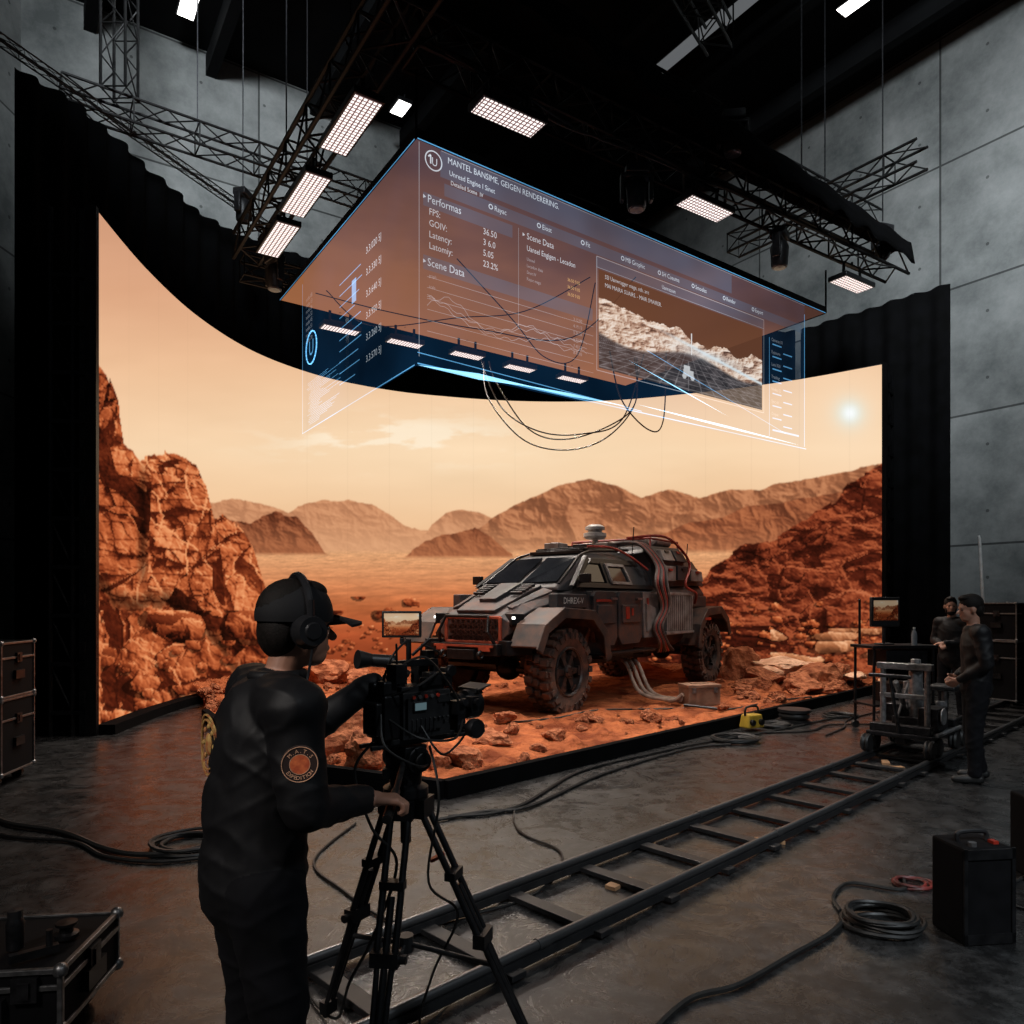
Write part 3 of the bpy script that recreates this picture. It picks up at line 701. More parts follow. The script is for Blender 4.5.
for i,t_ in enumerate(['Rayac','Eiost','Fit','MB Grophic','SH Cueuma','Smoeles','Render','Export']): T(1.02+i*.72,6.31,t_,.09)
T(3.9,6.13,'Uanressen',.08);T(2.8,5.98,'SSI Uanwragger mage, nth. are',.08);T(2.8,5.87,'MAI MAIRA SUAIRS. - MAIR SMAIRER.',.08)
for i in range(7): T(6.5,5.95-i*.2,['Cameras 03','Exposure','Lens 35.0','Tracking','Nodes 12','Sync ok','Output'][i],.075,m=TXD)
for i in range(6): T(2.25,5.3-i*.085,'%d.%02d.%02d'%(i+3,i*7+12,i*13%60),.06,m=TXD)
for i in range(3): T(.14,5.3-i*.12,['graph','scale','time'][i],.05,m=TXD)
for i in range(4): T(1.5,5.86-i*.08,['Uansel','Lecadon data','Sinet IV','Rayac mage'][i],.055,m=TXD)
for i in range(3): T(2.15,5.78-i*.09,'36.50 9.05',.06,m=TXTY)
def ring(s0,z0,r0,r1,n=28):
    b=B();vs=[];fs=[]
    for i in range(n):
        t=2*pi*i/n;vs+=[R(s0+r0*math.cos(t),z0+r0*math.sin(t),.035),R(s0+r1*math.cos(t),z0+r1*math.sin(t),.035)]
    for i in range(n):
        j=(i+1)%n;fs.append((2*i,2*i+1,2*j+1,2*j))
    b.add(vs,fs);return b
b=ring(.2,6.6,.098,.112);b.text('U',.13,R(.215,6.55,.03),dR*.85,UP,'CENTER');line(b,.135,6.63,.165,6.66,.018);line(b,.165,6.655,.165,6.56,.018)
part('circle_emblem',b,TXT,ir,smooth=None)
for i in range(8): part('icon',ring(.97+i*.72,6.34,.02,.032,12),TXT,ir,smooth=None)
for s_,z_ in((.08,6.17),(.08,5.46),(1.45,6.16)): part('icon',ring(s_,z_,.0,.025,3),TXT,ir,smooth=None)
b=B()
line(b,2.66,6.24,6.3,6.24,.012);line(b,2.66,4.75,6.3,4.75,.012);line(b,2.66,4.75,2.66,6.24,.012);line(b,6.3,4.75,6.3,6.24,.012);line(b,2.66,6.1,6.3,6.1,.006)
line(b,.02,4.4,.02,6.75,.008);line(b,.3,6.75,7.45,6.75,.006);line(b,1.38,5.0,1.38,6.22,.005)
for k in range(6): line(b,.12,5.3-k*.12,2.6,5.3-k*.12,.005)
for amp,ph,w_ in((.16,0,.3),(.1,1.4,.22),(.2,2.5,.12)):
    pr=None
    for k in range(44):
        s_=.12+k*.055;z=4.98+amp*math.sin(k*w_+ph)*math.exp(-k*.02)+.02*math.sin(k*1.7)
        if pr:line(b,pr[0],pr[1],s_,z,.006)
        pr=(s_,z)
part('graph_lines',b,TXD,ir,smooth=None)
b=B();rect(b,.35,7.4,6.27,6.41,.015);rect(b,.3,5.5,6.47,6.76,.012);rect(b,.08,2.6,5.38,5.54,.015);rect(b,2.66,6.3,6.1,6.24,.015);rect(b,.08,1.3,6.08,6.23,.015)
part('toolbar',b,BAR,ir,smooth=None)
b=B();line(b,0,4.32,7.5,4.32,.014);line(b,6.45,4.4,6.45,6.0,.01);line(b,7.45,4.35,7.45,6.6,.014);line(b,3.6,5.2,6.9,4.5,.008);rect(b,6.55,7.3,4.5,4.53);line(b,0,4.44,3.5,4.34,.01);line(b,0,6.78,8.1,6.78,.012)
for k in range(14): rect(b,6.55+(k%2)*.3,6.7+(k%2)*.3+.1,5.9-k*.1,5.92-k*.1)
part('accent_lines',b,TXTB,ir,smooth=None)
b=B()
for a_,z0,s1,z1,wd in((.0,4.3,1.6,4.34,.035),(1.2,4.33,3.2,4.36,.02),(3.4,4.42,7.3,4.36,.018),(3.2,5.0,5.4,4.55,.008)):
    b.add([R(a_,z0,.035),R((a_+s1)/2,(z0+z1)/2+wd,.035),R(s1,z1,.035),R((a_+s1)/2,(z0+z1)/2-wd,.035)],[(0,1,2,3)])
part('light_streak',b,BEAM,ir,smooth=None,label='bright blue light streaks')
h_,w_=170,320
sx=np.linspace(2.7,6.26,w_);zz=np.linspace(4.79,6.08,h_);SX,ZZ=np.meshgrid(sx,zz)
P=np.zeros((h_,w_,3))
for j in range(h_):
    for i in range(w_): P[j,i]=R(sx[i],zz[j],.025)
ux=(SX-2.7)/3.56;uz=(ZZ-4.79)/1.29
mt=.5+.26*np.exp(-(ux/.28)**2)+.13*np.exp(-((ux-.42)/.12)**2)+.1*np.exp(-((ux-.7)/.1)**2)+.16*np.exp(-((ux-.98)/.14)**2)+.18*(fbm(ux*11,ux*0+2,6,9,.6)-.5)
rt=ridge(ux*9+uz*2,uz*7-ux*2,6,12);gyy,gxx=np.gradient(rt);tn=np.clip(.6+gxx*9-gyy*7,0,1)
cm=ramp(tn,[(84,56,44),(170,130,108),(222,194,172),(250,234,220)])
mw1=(np.abs(((rt*9)%1)-.5)>.42);cm=np.where(mw1[...,None],cm*.85+34,cm)
c=mixc(np.broadcast_to(rgb(100,62,42),cm.shape).copy(),cm,(uz<mt).astype(float))
gr=ramp(np.clip(fbm(ux*30,uz*30,4,4)*1.3-.2,0,1),[(40,38,40),(70,66,68),(104,98,100)])
pp=1/(.52-uz*.98+1e-3);gl=((np.abs(((ux-.5)*pp*6%1)-.5)>.45)|(np.abs((pp*4%1)-.5)>.44))
gr=np.where(gl[...,None],gr+45,gr)
c=mixc(c,gr,sst(.38,.33,uz+.07*np.sin(ux*9)))
bm_=np.exp(-((uz-.6+.4*(ux-.3))/.02)**2)*sst(.2,.6,ux);c=mixc(c,rgb(225,242,250)+c*0,bm_*.9)
gl2=np.exp(-(((ux-.62)/.22)**2+((uz-.46)/.06)**2));c=mixc(c,rgb(225,238,245)+c*0,gl2*.6)
rv=((np.abs(ux-.5)<.03)&(np.abs(uz-.2)<.035))|((np.abs(ux-.49)<.018)&(np.abs(uz-.25)<.03))|((((ux-.475)/.012)**2+((uz-.155)/.03)**2)<1)|((((ux-.525)/.012)**2+((uz-.155)/.03)**2)<1)
c=mixc(c,rgb(222,226,228)+c*0,rv.astype(float)*.85)
mast=(np.abs(ux-.52)<.003)&(uz>.42)&(uz<.66);c=mixc(c,rgb(235,235,235)+c*0,mast.astype(float))
part('preview_window',gridmesh('preview_window',P,tolin(c),screenmat('preview_picture',1.,.86)),None,ir)
il=thing('interface_panel','translucent blue side panel of the projected interface','projection')
nL=V((-dL.y,dL.x,0))
if nL.y>0:nL=-nL
def Lp(s,z,o=0.0): return N0+dL*s+V((0,0,z-6.8))+nL*o
part('film',B().add([Lp(0,6.79),Lp(3.9,6.79),Lp(3.9,4.3),Lp(0,4.3)],[(0,1,2,3)]),HOLO,il,smooth=None)
def rectL(b,s0,s1,z0,z1,o=.02): b.add([Lp(s0,z0,o),Lp(s1,z0,o),Lp(s1,z1,o),Lp(s0,z1,o)],[(0,1,2,3)])
rn=random.Random(3)
for i in range(6): part('lettering',B().text('3.3.%d%d0 5J'%(i*3%10,i+2),.12,Lp(1.35,6.05-i*.27,.03),-dL,UP),TXT,il,smooth=None)
for i in range(8): part('lettering',B().text('node %d%d'%(i,i*3%7),.09,Lp(3.7,6.25-i*.09,.03),-dL,UP),TXD,il,smooth=None)
b=B()
for i in range(26): 
    z=5.0-i*.025;rectL(b,3.7-rn.random()*.2,2.2+rn.random()*1.0,z,z+.005)
for i in range(10):
    z=6.0-i*.15;rectL(b,2.3,2.3-.5-.3*rn.random(),z,z+.012)
for i in range(24):
    t=2*pi*i/24;b.tube([Lp(3.45+.24*math.cos(t),5.5+.24*math.sin(t),.03),Lp(3.45+.24*math.cos(t+.27),5.5+.24*math.sin(t+.27),.03)],.01,4,1)
b.text('U',.32,Lp(3.45,5.39,.03),-dL,UP,'CENTER')
rectL(b,0,3.9,4.3,4.312);rectL(b,3.88,3.9,4.3,6.6);rectL(b,1.85,1.7,5.6,5.9);rectL(b,0,5.1,6.77,6.785)
part('accent_lines',b,TXTB,il,smooth=None)
for i,pts in enumerate([[(-.45,14.2,6.4),(-.3,13.9,5.9),(.3,13.6,4.95),(1.0,13.6,4.75),(1.9,13.9,5.1),(2.4,14.2,5.6),(2.5,14.6,6.6)],
  [(-.55,14.2,6.4),(-.45,13.9,5.6),(.2,13.6,4.75),(1.0,13.6,4.55),(1.8,13.9,4.85),(2.4,14.2,5.6),(2.45,14.6,6.6)],
  [(-.6,14.1,6.4),(-.2,13.8,5.4),(.5,13.6,4.9),(1.3,13.6,4.85),(2.1,13.9,5.2),(2.6,14.4,6.6)],
  [(1.9,14.2,6.6),(2.1,14.0,5.6),(2.6,13.9,5.0),(2.9,14,5.2),(3.0,14.2,6.6)],
  [(-3.2,11.9,6.75),(-2,11.5,6.3),(-.5,11.2,5.9),(.9,11.0,5.7),(1.9,11.2,6.7)],
  [(-3.0,11.8,6.75),(-2.2,11.3,6.0),(-.8,11.0,6.0),(.2,11.0,6.1),(1.2,11.2,6.7)],
  [(-.8,10.6,6.7),(0,10.8,5.9),(.5,11.0,5.4),(1.0,11.2,5.5),(1.3,11.4,6.7)]]):
    solo('hanging_cable',B().tube(pts,.013 if i<4 else .008,6,10),RUBBER,'loose black cable looping down from the rig','cable',group='hanging cables')

# ------------------------------------------------------------------ rover vehicle
def bodymat():
    m,nt,p=newmat('dusty_armour');N=nt.nodes;L=nt.links;tc=N.new('ShaderNodeTexCoord')
    n1=N.new('ShaderNodeTexNoise');n1.inputs['Scale'].default_value=2.6;n1.inputs['Detail'].default_value=12;n1.inputs['Roughness'].default_value=.75;L.new(tc.outputs['Object'],n1.inputs['Vector'])
    sp_=N.new('ShaderNodeSeparateXYZ');L.new(tc.outputs['Object'],sp_.inputs[0])
    mr=N.new('ShaderNodeMapRange');mr.inputs['From Min'].default_value=.6;mr.inputs['From Max'].default_value=2.0;mr.inputs['To Min'].default_value=.18;mr.inputs['To Max'].default_value=-.08;L.new(sp_.outputs['Z'],mr.inputs['Value'])
    ad=N.new('ShaderNodeMath');L.new(n1.outputs['Fac'],ad.inputs[0]);L.new(mr.outputs[0],ad.inputs[1])
    cr=N.new('ShaderNodeValToRGB');e=cr.color_ramp.elements;e[0].position=.46;e[1].position=.82;e[0].color=(.032,.033,.037,1);e[1].color=(.22,.09,.055,1)
    L.new(ad.outputs[0],cr.inputs['Fac']);L.new(cr.outputs['Color'],p.inputs['Base Color'])
    r2=N.new('ShaderNodeMapRange');r2.inputs['From Min'].default_value=.3;r2.inputs['From Max'].default_value=.8;r2.inputs['To Min'].default_value=.38;r2.inputs['To Max'].default_value=.8;L.new(ad.outputs[0],r2.inputs['Value']);L.new(r2.outputs[0],p.inputs['Roughness'])
    p.inputs['Metallic'].default_value=.15;return m
ARM=bodymat();GREY=mat('grey_module',(.34,.32,.31),(.16,.13,.12),.5,.3,4)
GLASS=mat('tinted_glass',(.012,.014,.018),None,.06,0,3,rv=.02)
ORG=mat('orange_grille',(.42,.07,.03),(.22,.035,.016),.55,.1,6);TYRE=mat('dusty_tyre',(.15,.075,.048),(.03,.024,.022),.85,0,5,bump=.4)
RIM=mat('dark_rim',(.1,.08,.075),(.04,.034,.033),.4,.6,9);LAMP=emit('headlight_glow',(1,.97,.9),3.0);REDL=emit('tail_red',(1,.08,.03),.6)
HOSE=mat('red_hose',(.42,.05,.035),(.25,.03,.02),.5);HOSE2=mat('grey_hose',(.2,.17,.16),(.1,.08,.07),.55);HOSE3=mat('black_hose',(.02,.02,.02),None,.5)
rv_=thing('armored_rover','dusty black armored off-road rover with roof equipment on red sand','vehicle',(1.53,13.46,.09),math.atan2(-.8,-.6))
b=B().loft([(3.5,[(.4,1.0),(.5,1.04),(.64,1.16),(.66,1.34),(.5,1.42)]),
 (3.12,[(.45,.88),(.58,1.1),(.76,1.3),(.80,1.52),(.6,1.6)]),
 (2.6,[(.45,.82),(.58,1.25),(.84,1.42),(.88,1.64),(.70,1.74)]),
 (2.0,[(.45,.8),(.58,1.25),(.94,1.42),(.97,1.76),(.82,1.87)]),
 (1.94,[(.6,.7),(.86,.8),(1.03,1.2),(1.0,1.78),(.88,1.9)]),
 (-1.88,[(.6,.74),(.88,.86),(1.04,1.25),(1.02,1.8),(.9,1.96)]),
 (-1.94,[(.45,.8),(.58,1.25),(.98,1.4),(1.01,1.8),(.88,1.96)]),
 (-2.8,[(.45,.85),(.58,1.25),(.92,1.4),(.95,1.8),(.84,1.96)]),
 (-3.1,[(.45,1.05),(.58,1.2),(.8,1.38),(.82,1.74),(.7,1.88)])])
part('body_shell',b,ARM,rv_,smooth=None,bevel=.015)
cw=lambda z:.925-(z-1.9)*.42
b=B().loft([(2.45,[(.8,1.8),(.78,1.83),(.74,1.85)]),(1.5,[(.93,1.82),(.78,2.24),(.62,2.38)]),(1.2,[(.94,1.82),(.76,2.3),(.56,2.45)]),(-.1,[(.95,1.84),(.78,2.32),(.6,2.52)]),(-.5,[(.95,1.84),(.9,2.05),(.8,2.2)])])
part('cabin',b,ARM,rv_,smooth=None,bevel=.012)
wn=V((.5,0,.86)).normalized()
for sgn in(1,-1):
    part('window',B().quadslab([(2.34,sgn*.05,1.905),(2.32,sgn*.69,1.92),(1.6,sgn*.58,2.325),(1.62,sgn*.05,2.335)],wn,.03),GLASS,rv_,smooth=None,label='dark tinted windscreen pane')
    part('window',B().plate([(2.06,1.95),(1.28,1.95),(1.28,2.23),(1.6,2.23)],cw,-.035,.022,sgn),GLASS,rv_,smooth=None,label='dark tinted side window')
    part('window',B().plate([(1.08,1.97),(.48,1.97),(.54,2.22),(1.08,2.22)],cw,-.03,.05,sgn),GLASS,rv_,smooth=None,label='dark tinted side window')
    b=B()
    b.plate([(2.3,1.88),(2.16,1.88),(1.56,2.3),(1.56,2.38)],cw,-.04,.05,sgn);b.plate([(2.25,1.85),(-.35,1.85),(-.35,1.93),(2.16,1.93)],cw,-.02,.06,sgn)
    b.plate([(1.58,2.25),(-.1,2.27),(-.1,2.36),(1.46,2.34)],cw,-.05,.045,sgn);b.plate([(1.24,1.93),(1.12,1.93),(1.12,2.28),(1.24,2.28)],cw,-.04,.05,sgn)
    part('window_frame',b,BLACK,rv_,smooth=None,bevel=.006)
    b=B()
    for q_ in ([(1.12,1.92),(.42,1.92),(.42,1.97),(1.12,1.97)],[(1.12,2.22),(.5,2.22),(.5,2.27),(1.12,2.27)],[(.48,1.94),(.41,1.94),(.49,2.26),(.55,2.26)],[(1.13,1.94),(1.08,1.94),(1.08,2.26),(1.13,2.26)]): b.plate(q_,cw,-.02,.085,sgn)
    part('window_guard',b,GREY,rv_,smooth=None,bevel=.006,label='grey raised window guard')
    part('roof_spar',B().tube([(2.35,sgn*.74,1.9),(1.55,sgn*.62,2.39),(1.18,sgn*.58,2.48),(-.1,sgn*.62,2.56)],.022,8,1),BLACK,rv_)
sw=lambda z:1.03-(max(z,1.2)-1.2)*.03
for sg in(1,-1):
    for x0,x1 in((1.86,1.12),(1.06,.24)):
        b=B().plate([(x0,1.05),(x0-.1,.92),(x1+.1,.92),(x1,1.05),(x1,1.72),(x1+.08,1.8),(x0-.08,1.8),(x0,1.72)],sw,-.02,.05,sg)
        b.plate([(x0-.1,1.28),(x1+.1,1.28),(x1+.2,1.58),(x0-.1,1.58)],sw,.04,.075,sg)
        d=part('door',b,ARM,rv_,smooth=None,bevel=.012)
        part('handle',B().box((x1+.12,sg*1.09,1.68),(.16,.03,.035)),STEEL,d,smooth=None)
    part('side_panel',B().plate([(.14,1.0),(-.5,1.0),(-.5,1.8),(.14,1.8)],sw,-.01,.035,sg).plate([(.06,1.1),(-.4,1.2),(-.4,1.5),(.06,1.6)],sw,.03,.06,sg),GREY,rv_,smooth=None,bevel=.01)
    part('side_step',B().box((.9,sg*1.08,.8),(2.0,.22,.05)).box((1.6,sg*1.0,.78),(.06,.2,.12)).box((.2,sg*1.0,.78),(.06,.2,.12)),BLACK,rv_,smooth=None,bevel=.01)
FEN=mat('fender_plastic',(.1,.055,.04),(.028,.026,.027),.55,.1,5)
DEC=mat('decal_white',(.8,.77,.72),None,.6)
for cx in(2.7,-2.7):
    fl=1 if cx>0 else -1
    for sg in(1,-1):
        b=B();pts=[(-.96,.78),(-.86,1.16),(-.5,1.46),(.3,1.5),(.76,1.28),(.92,1.0)]
        if fl<0: pts=[(-x,z) for x,z in pts][::-1];pts=[(x*(.8 if x<0 else .92),z) for x,z in pts]
        for (x0,z0),(x1,z1) in zip(pts[:-1],pts[1:]):
            a=math.atan2(z1-z0,x1-x0);l=math.hypot(x1-x0,z1-z0)
            b.box((cx+(x0+x1)/2,sg*1.03,(z0+z1)/2+.02),(l+.04,.5,.05),(0,-a,0))
            b.box((cx+(x0+x1)/2,sg*1.27,(z0+z1)/2-.03),(l+.04,.03,.15),(0,-a,0))
        part('fender',b,FEN,rv_,smooth=None,bevel=.01)
        pd=part('fender_pod',B().box((cx-.32*fl,sg*.93,1.64),(.84,.16,.22)),ARM,rv_,smooth=None,bevel=.02)
        if fl>0 and sg>0: part('lettering',B().text('DHREX-V',.135,(2.64,1.014,1.6),(-1,0,0),(0,0,1)),DEC,pd,smooth=None,label='pale stencilled lettering')
b=B();b.box((3.46,0,1.4),(.1,1.02,.05)).box((3.49,0,1.04),(.1,.98,.05)).box((3.49,.51,1.22),(.08,.05,.38)).box((3.49,-.51,1.22),(.08,.05,.38)).box((3.46,0,1.22),(.04,.98,.34))
part('grille_surround',b,ORG,rv_,smooth=None,bevel=.012,label='burnt orange grille surround')
b=B()
for j in range(4):
    for i in range(9):
        y=-.42+i*.1+(.05 if j%2 else 0);z=1.1+j*.08
        if abs(y)<.46:b.lathe([(.0,3.48),(.032,3.48),(.046,3.52),(.028,3.52)],(0,y,z),'x',6)
part('grille_mesh',b,mat('grille_dark',(.07,.02,.012),None,.6,.4),rv_,smooth=None)
for sg in(1,-1):
    part('headlight_housing',B().box((3.38,sg*.66,1.38),(.2,.24,.16),(0,0,sg*-.45)),BLACK,rv_,smooth=None,bevel=.01)
    part('headlight',B().box((3.47,sg*.67,1.4),(.04,.19,.035),(0,0,sg*-.45)).box((3.46,sg*.69,1.34),(.04,.1,.016),(0,0,sg*-.45)),LAMP,rv_,smooth=None,label='glowing white headlight')
b=B();b.box((3.62,0,.95),(.2,1.24,.16)).box((3.46,.74,.98),(.4,.28,.2),(0,0,-.5)).box((3.46,-.74,.98),(.4,.28,.2),(0,0,.5)).box((3.72,0,.88),(.14,.5,.14)).box((3.31,0,.82),(.5,.9,.06),(0,.45,0))
b.tube([(3.62,-.52,1.0),(3.74,-.46,1.2),(3.64,-.4,1.42),(3.64,.4,1.42),(3.74,.46,1.2),(3.62,.52,1.0)],.026,8,1)
for y in(-.35,.35): b.lathe([(.05,0),(.07,.03),(.05,.06),(.03,.03),(.05,0)],(3.8,y,.88),'y',12)
part('bumper',b,BLACK,rv_,smooth=.5,bevel=.01)
part('bumper_trim',B().box((3.73,0,1.0),(.03,1.1,.03)).box((3.73,.4,.96),(.03,.2,.06)).box((3.73,-.4,.96),(.03,.2,.06)),ORG,rv_,smooth=None,label='red bumper trim')
b=B();b.quadslab([(3.44,-.36,1.46),(3.44,.36,1.46),(2.45,.5,1.84),(2.45,-.5,1.84)],(.35,0,1),.05);b.quadslab([(3.15,-.16,1.61),(3.15,.16,1.61),(2.55,.2,1.86),(2.55,-.2,1.86)],(.35,0,1),.07)
for i in range(5):
    for sg in(1,-1): b.box((2.6+i*.08,sg*.36,1.88-i*.03),(.03,.22,.05),(0,.6,0))
for sg in(1,-1): b.quadslab([(3.3,sg*.56,1.51),(3.3,sg*.46,1.54),(2.5,sg*.56,1.82),(2.5,sg*.74,1.77)],(.2,sg*.2,1),.03)
part('hood',b,ARM,rv_,smooth=None,bevel=.01)
b=B();b.box((.6,0,2.51),(1.2,.95,.04))
for y in(-.48,.48): b.rod((1.2,y,2.52),(-.1,y,2.59),.018)
for i in range(8): b.box((1.15-i*.16,0,2.54),(.05,.95,.03))
b.box((1.3,0,2.46),(.14,1.0,.06)).box((.75,.28,2.58),(.42,.32,.08)).box((.5,-.28,2.59),(.4,.3,.08))
part('roof_rack',b,BLACK,rv_,bevel=.008)
for c_,d_ in (((1.0,-.2,2.6),(.3,.3,.1)),((.1,.3,2.62),(.36,.26,.14)),((.25,-.1,2.6),(.3,.2,.1)),((-.25,-.3,2.64),(.3,.4,.16))): part('roof_box',B().box(c_,d_).box((c_[0],c_[1],c_[2]+d_[2]*.5),(d_[0]*.6,d_[1]*.6,.03)),GREY,rv_,smooth=None,bevel=.01)
part('sensor_dome',B().lathe([(0,2.5),(.06,2.5),(.05,2.78),(.17,2.79),(.21,2.83),(.21,2.89),(.13,2.91),(.13,2.95),(.18,2.96),(.18,3.01),(.11,3.05),(0,3.06)],(0.0,0,0)),WHITE,rv_,label='white rotating sensor dome')
b=B().loft([(-.4,[(.95,1.9),(.93,2.3),(.78,2.52)]),(-.55,[(.98,1.9),(.97,2.42),(.84,2.66)]),(-1.75,[(.98,1.94),(.98,2.44),(.86,2.68)]),(-1.8,[(.96,1.96),(.95,2.3),(.8,2.52)]),(-2.6,[(.94,1.96),(.92,2.24),(.78,2.46)]),(-2.95,[(.88,1.96),(.84,2.1),(.7,2.24)])])
part('equipment_module',b,ARM,rv_,smooth=None,bevel=.012)
mw=lambda z:1.0 if z<2.38 else 1.0-(z-2.38)*.5
k=0
for sg in(1,-1):
    for pl in ([(-.66,2.02),(-1.18,2.02),(-1.18,2.3),(-.66,2.3)],[(-1.26,2.04),(-1.76,2.04),(-1.76,2.32),(-1.26,2.32)],[(-1.88,2.04),(-2.5,2.04),(-2.42,2.24),(-1.88,2.28)],[(-.7,2.4),(-1.18,2.4),(-1.18,2.6),(-.74,2.6)],[(-1.26,2.4),(-1.74,2.4),(-1.7,2.62),(-1.26,2.62)]):
        bx=part('storage_box',B().plate(pl,mw,-.05,.07,sg),GREY if k%3!=1 else ARM,rv_,smooth=None,bevel=.012);k+=1
        cx_=sum(p_[0] for p_ in pl)/4;cz_=sum(p_[1] for p_ in pl)/4
        part('latch',B().plate([(cx_+.08,cz_+.05),(cx_-.08,cz_+.05),(cx_-.08,cz_+.09),(cx_+.08,cz_+.09)],mw,.06,.09,sg),REDP if k%2 else BLACK,bx,smooth=None)
for c_,d_ in (((-.85,.3,2.74),(.4,.5,.16)),((-1.45,-.1,2.76),(.5,.9,.14)),((-2.1,.35,2.6),(.5,.55,.2)),((-2.15,-.35,2.58),(.45,.5,.16)),((-1.4,.45,2.82),(.34,.3,.12)),((-.95,-.45,2.76),(.3,.3,.2)),((-2.6,0,2.42),(.3,.9,.12))):
    part('roof_box',B().box(c_,d_).box((c_[0],c_[1],c_[2]+d_[2]*.5),(d_[0]*.7,d_[1]*.7,.03)),GREY,rv_,smooth=None,bevel=.012)
for y in(.66,-.66): part('air_tank',B().lathe([(0,-.35),(.06,-.34),(.09,-.3),(.09,.3),(.06,.34),(0,.35)],(-1.35,y,2.78),'x',16),GREY,rv_)
part('cargo_frame',B().tube([(-.5,.86,2.5),(-.56,.84,2.8),(-1.78,.82,2.8),(-1.84,.82,2.56),(-2.9,.76,2.3)],.02,8,1).tube([(-.5,-.86,2.5),(-.56,-.84,2.8),(-1.78,-.82,2.8),(-1.84,-.82,2.56),(-2.9,-.76,2.3)],.02,8,1).rod((-.56,-.84,2.8),(-.56,.84,2.8),.02).rod((-1.78,-.82,2.8),(-1.78,.82,2.8),.02),mat('red_tube',(.3,.04,.028),None,.45),rv_,label='dull red tubular cargo frame')
for sg in(1,-1):
    b=B().plate([(-.58,1.02),(-1.8,1.02),(-1.8,1.78),(-.58,1.78)],sw,-.02,.05,sg)
    for i in range(14): b.box((-.64-i*.085,sg*1.11,1.42),(.045,.09,.66))
    b.box((-1.2,sg*1.11,1.78),(1.24,.1,.05)).box((-1.2,sg*1.11,1.06),(1.24,.1,.05))
    part('radiator_pack',b,GREY,rv_,smooth=None,bevel=.006,label='ribbed grey radiator pack')
b=B()
for sg in(1,-1):
    b.plate([(1.78,1.63),(1.3,1.63),(1.35,1.67),(1.78,1.67)],sw,.05,.065,sg)
    b.plate([(.0,1.3),(-.06,1.3),(-.06,1.7),(0,1.7)],sw,.03,.045,sg);b.box((-3.1,sg*.6,1.6),(.04,.12,.3));b.plate([(.86,1.35),(.74,1.35),(.74,1.55),(.86,1.55)],sw,.07,.085,sg)
    b.plate([(.66,1.4),(.6,1.4),(.6,1.52),(.66,1.52)],sw,.07,.085,sg);b.box((-2.2,sg*1.285,1.3),(.3,.02,.05))
part('red_marking',b,REDP,rv_,smooth=None,label='small red accent stripes')
part('antenna',B().rod((-.3,.6,2.45),(-.34,.62,3.0),.01),BLACK,rv_);part('antenna',B().rod((-2.7,.6,2.3),(-2.75,.62,2.85),.01),BLACK,rv_)
for sg in(1,-1): part('mirror',B().box((2.1,sg*1.06,1.99),(.08,.18,.14)).rod((2.1,sg*.8,1.92),(2.1,sg*1.0,1.97),.018),BLACK,rv_,bevel=.01)
b=B().box((0,.4,.72),(5.6,.12,.16)).box((0,-.4,.72),(5.6,.12,.16)).rod((2.7,-.85,.6),(2.7,.85,.6),.07).rod((-2.7,-.85,.6),(-2.7,.85,.6),.07).ell((2.7,.05,.6),(.2,.2,.18)).ell((-2.7,.05,.6),(.2,.2,.18)).box((0,0,.68),(2.6,1.0,.2))
for cx in(2.7,-2.7):
    for sg in(1,-1):
        b.rod((cx+.15,sg*.62,.62),(cx+.05,sg*.55,1.3),.05);b.rod((cx-.5,sg*.45,.7),(cx,sg*.7,.6),.04)
part('chassis',b,BLACK,rv_)
for i in range(7):
    o_=i*.055;hm,hl=[(HOSE2,'grey corrugated hose'),(HOSE,'red hydraulic hose'),(HOSE3,'thick black hose')][i%3]
    part('hose',B().tube([(.1-o_,.2,2.62),(-.05-o_,.5,2.7),(-.2-o_,.8,2.66),(-.36-o_,1.05,2.3),(-.15-o_*1.5,1.14,1.95),(-.38-o_,1.15,1.55),(-.1-o_,1.14,1.2),(-.3-o_,1.15,.9),(-.55-o_*2,1.0,.72)],.024,7,8),hm,rv_,label=hl)
part('hose',B().tube([(-.3,.5,2.8),(-1.0,.9,2.86),(-1.6,1.04,2.58),(-1.7,1.12,2.3),(-1.4,1.16,1.95),(-1.9,1.16,1.8),(-2.1,1.05,1.6)],.026,7,8),HOSE,rv_,label='red hydraulic hose')
part('hose',B().tube([(1.1,.5,2.56),(.7,.7,2.56),(.2,.78,2.45),(-.2,.97,2.2)],.022,7,8),HOSE,rv_,label='red hydraulic hose')
wroot=bpy.data.objects.new('wheel',None);COL.objects.link(wroot);wroot.parent=rv_
tb=B().lathe([(.33,-.15),(.40,-.185),(.49,-.19),(.53,-.16),(.54,-.08),(.543,0),(.54,.08),(.53,.16),(.49,.19),(.40,.185),(.33,.15)],(0,0,0),'y',48)
for i in range(24):
    a=2*pi*i/24
    for k,(yo,da_) in enumerate([(.125,0),(-.125,.13),(0.0,.065)]):
        M=Matrix.Rotation(-(a+da_),3,'Y');ax=[M@V((1,0,0)),V((0,1,0)),M@V((0,0,1))]
        tb.obox(ax[0]*.555+V((0,yo,0)),ax,(.075,.11 if k<2 else .07,.085))
    M=Matrix.Rotation(-a,3,'Y')
    for sg in(1,-1): tb.obox(M@V((.5,0,0))+V((0,sg*.19,0)),[M@V((1,0,0)),V((0,1,0)),M@V((0,0,1))],(.09,.04,.06))
part('tire',tb,TYRE,wroot,smooth=.5)
rb=B()
rb.lathe([(.0,.06),(.3,.02),(.33,.05),(.345,.17),(.33,.18),(.31,.16),(.30,.06),(.1,.09),(.09,.16),(.06,.18),(0,.18)],(0,0,0),'y',36)
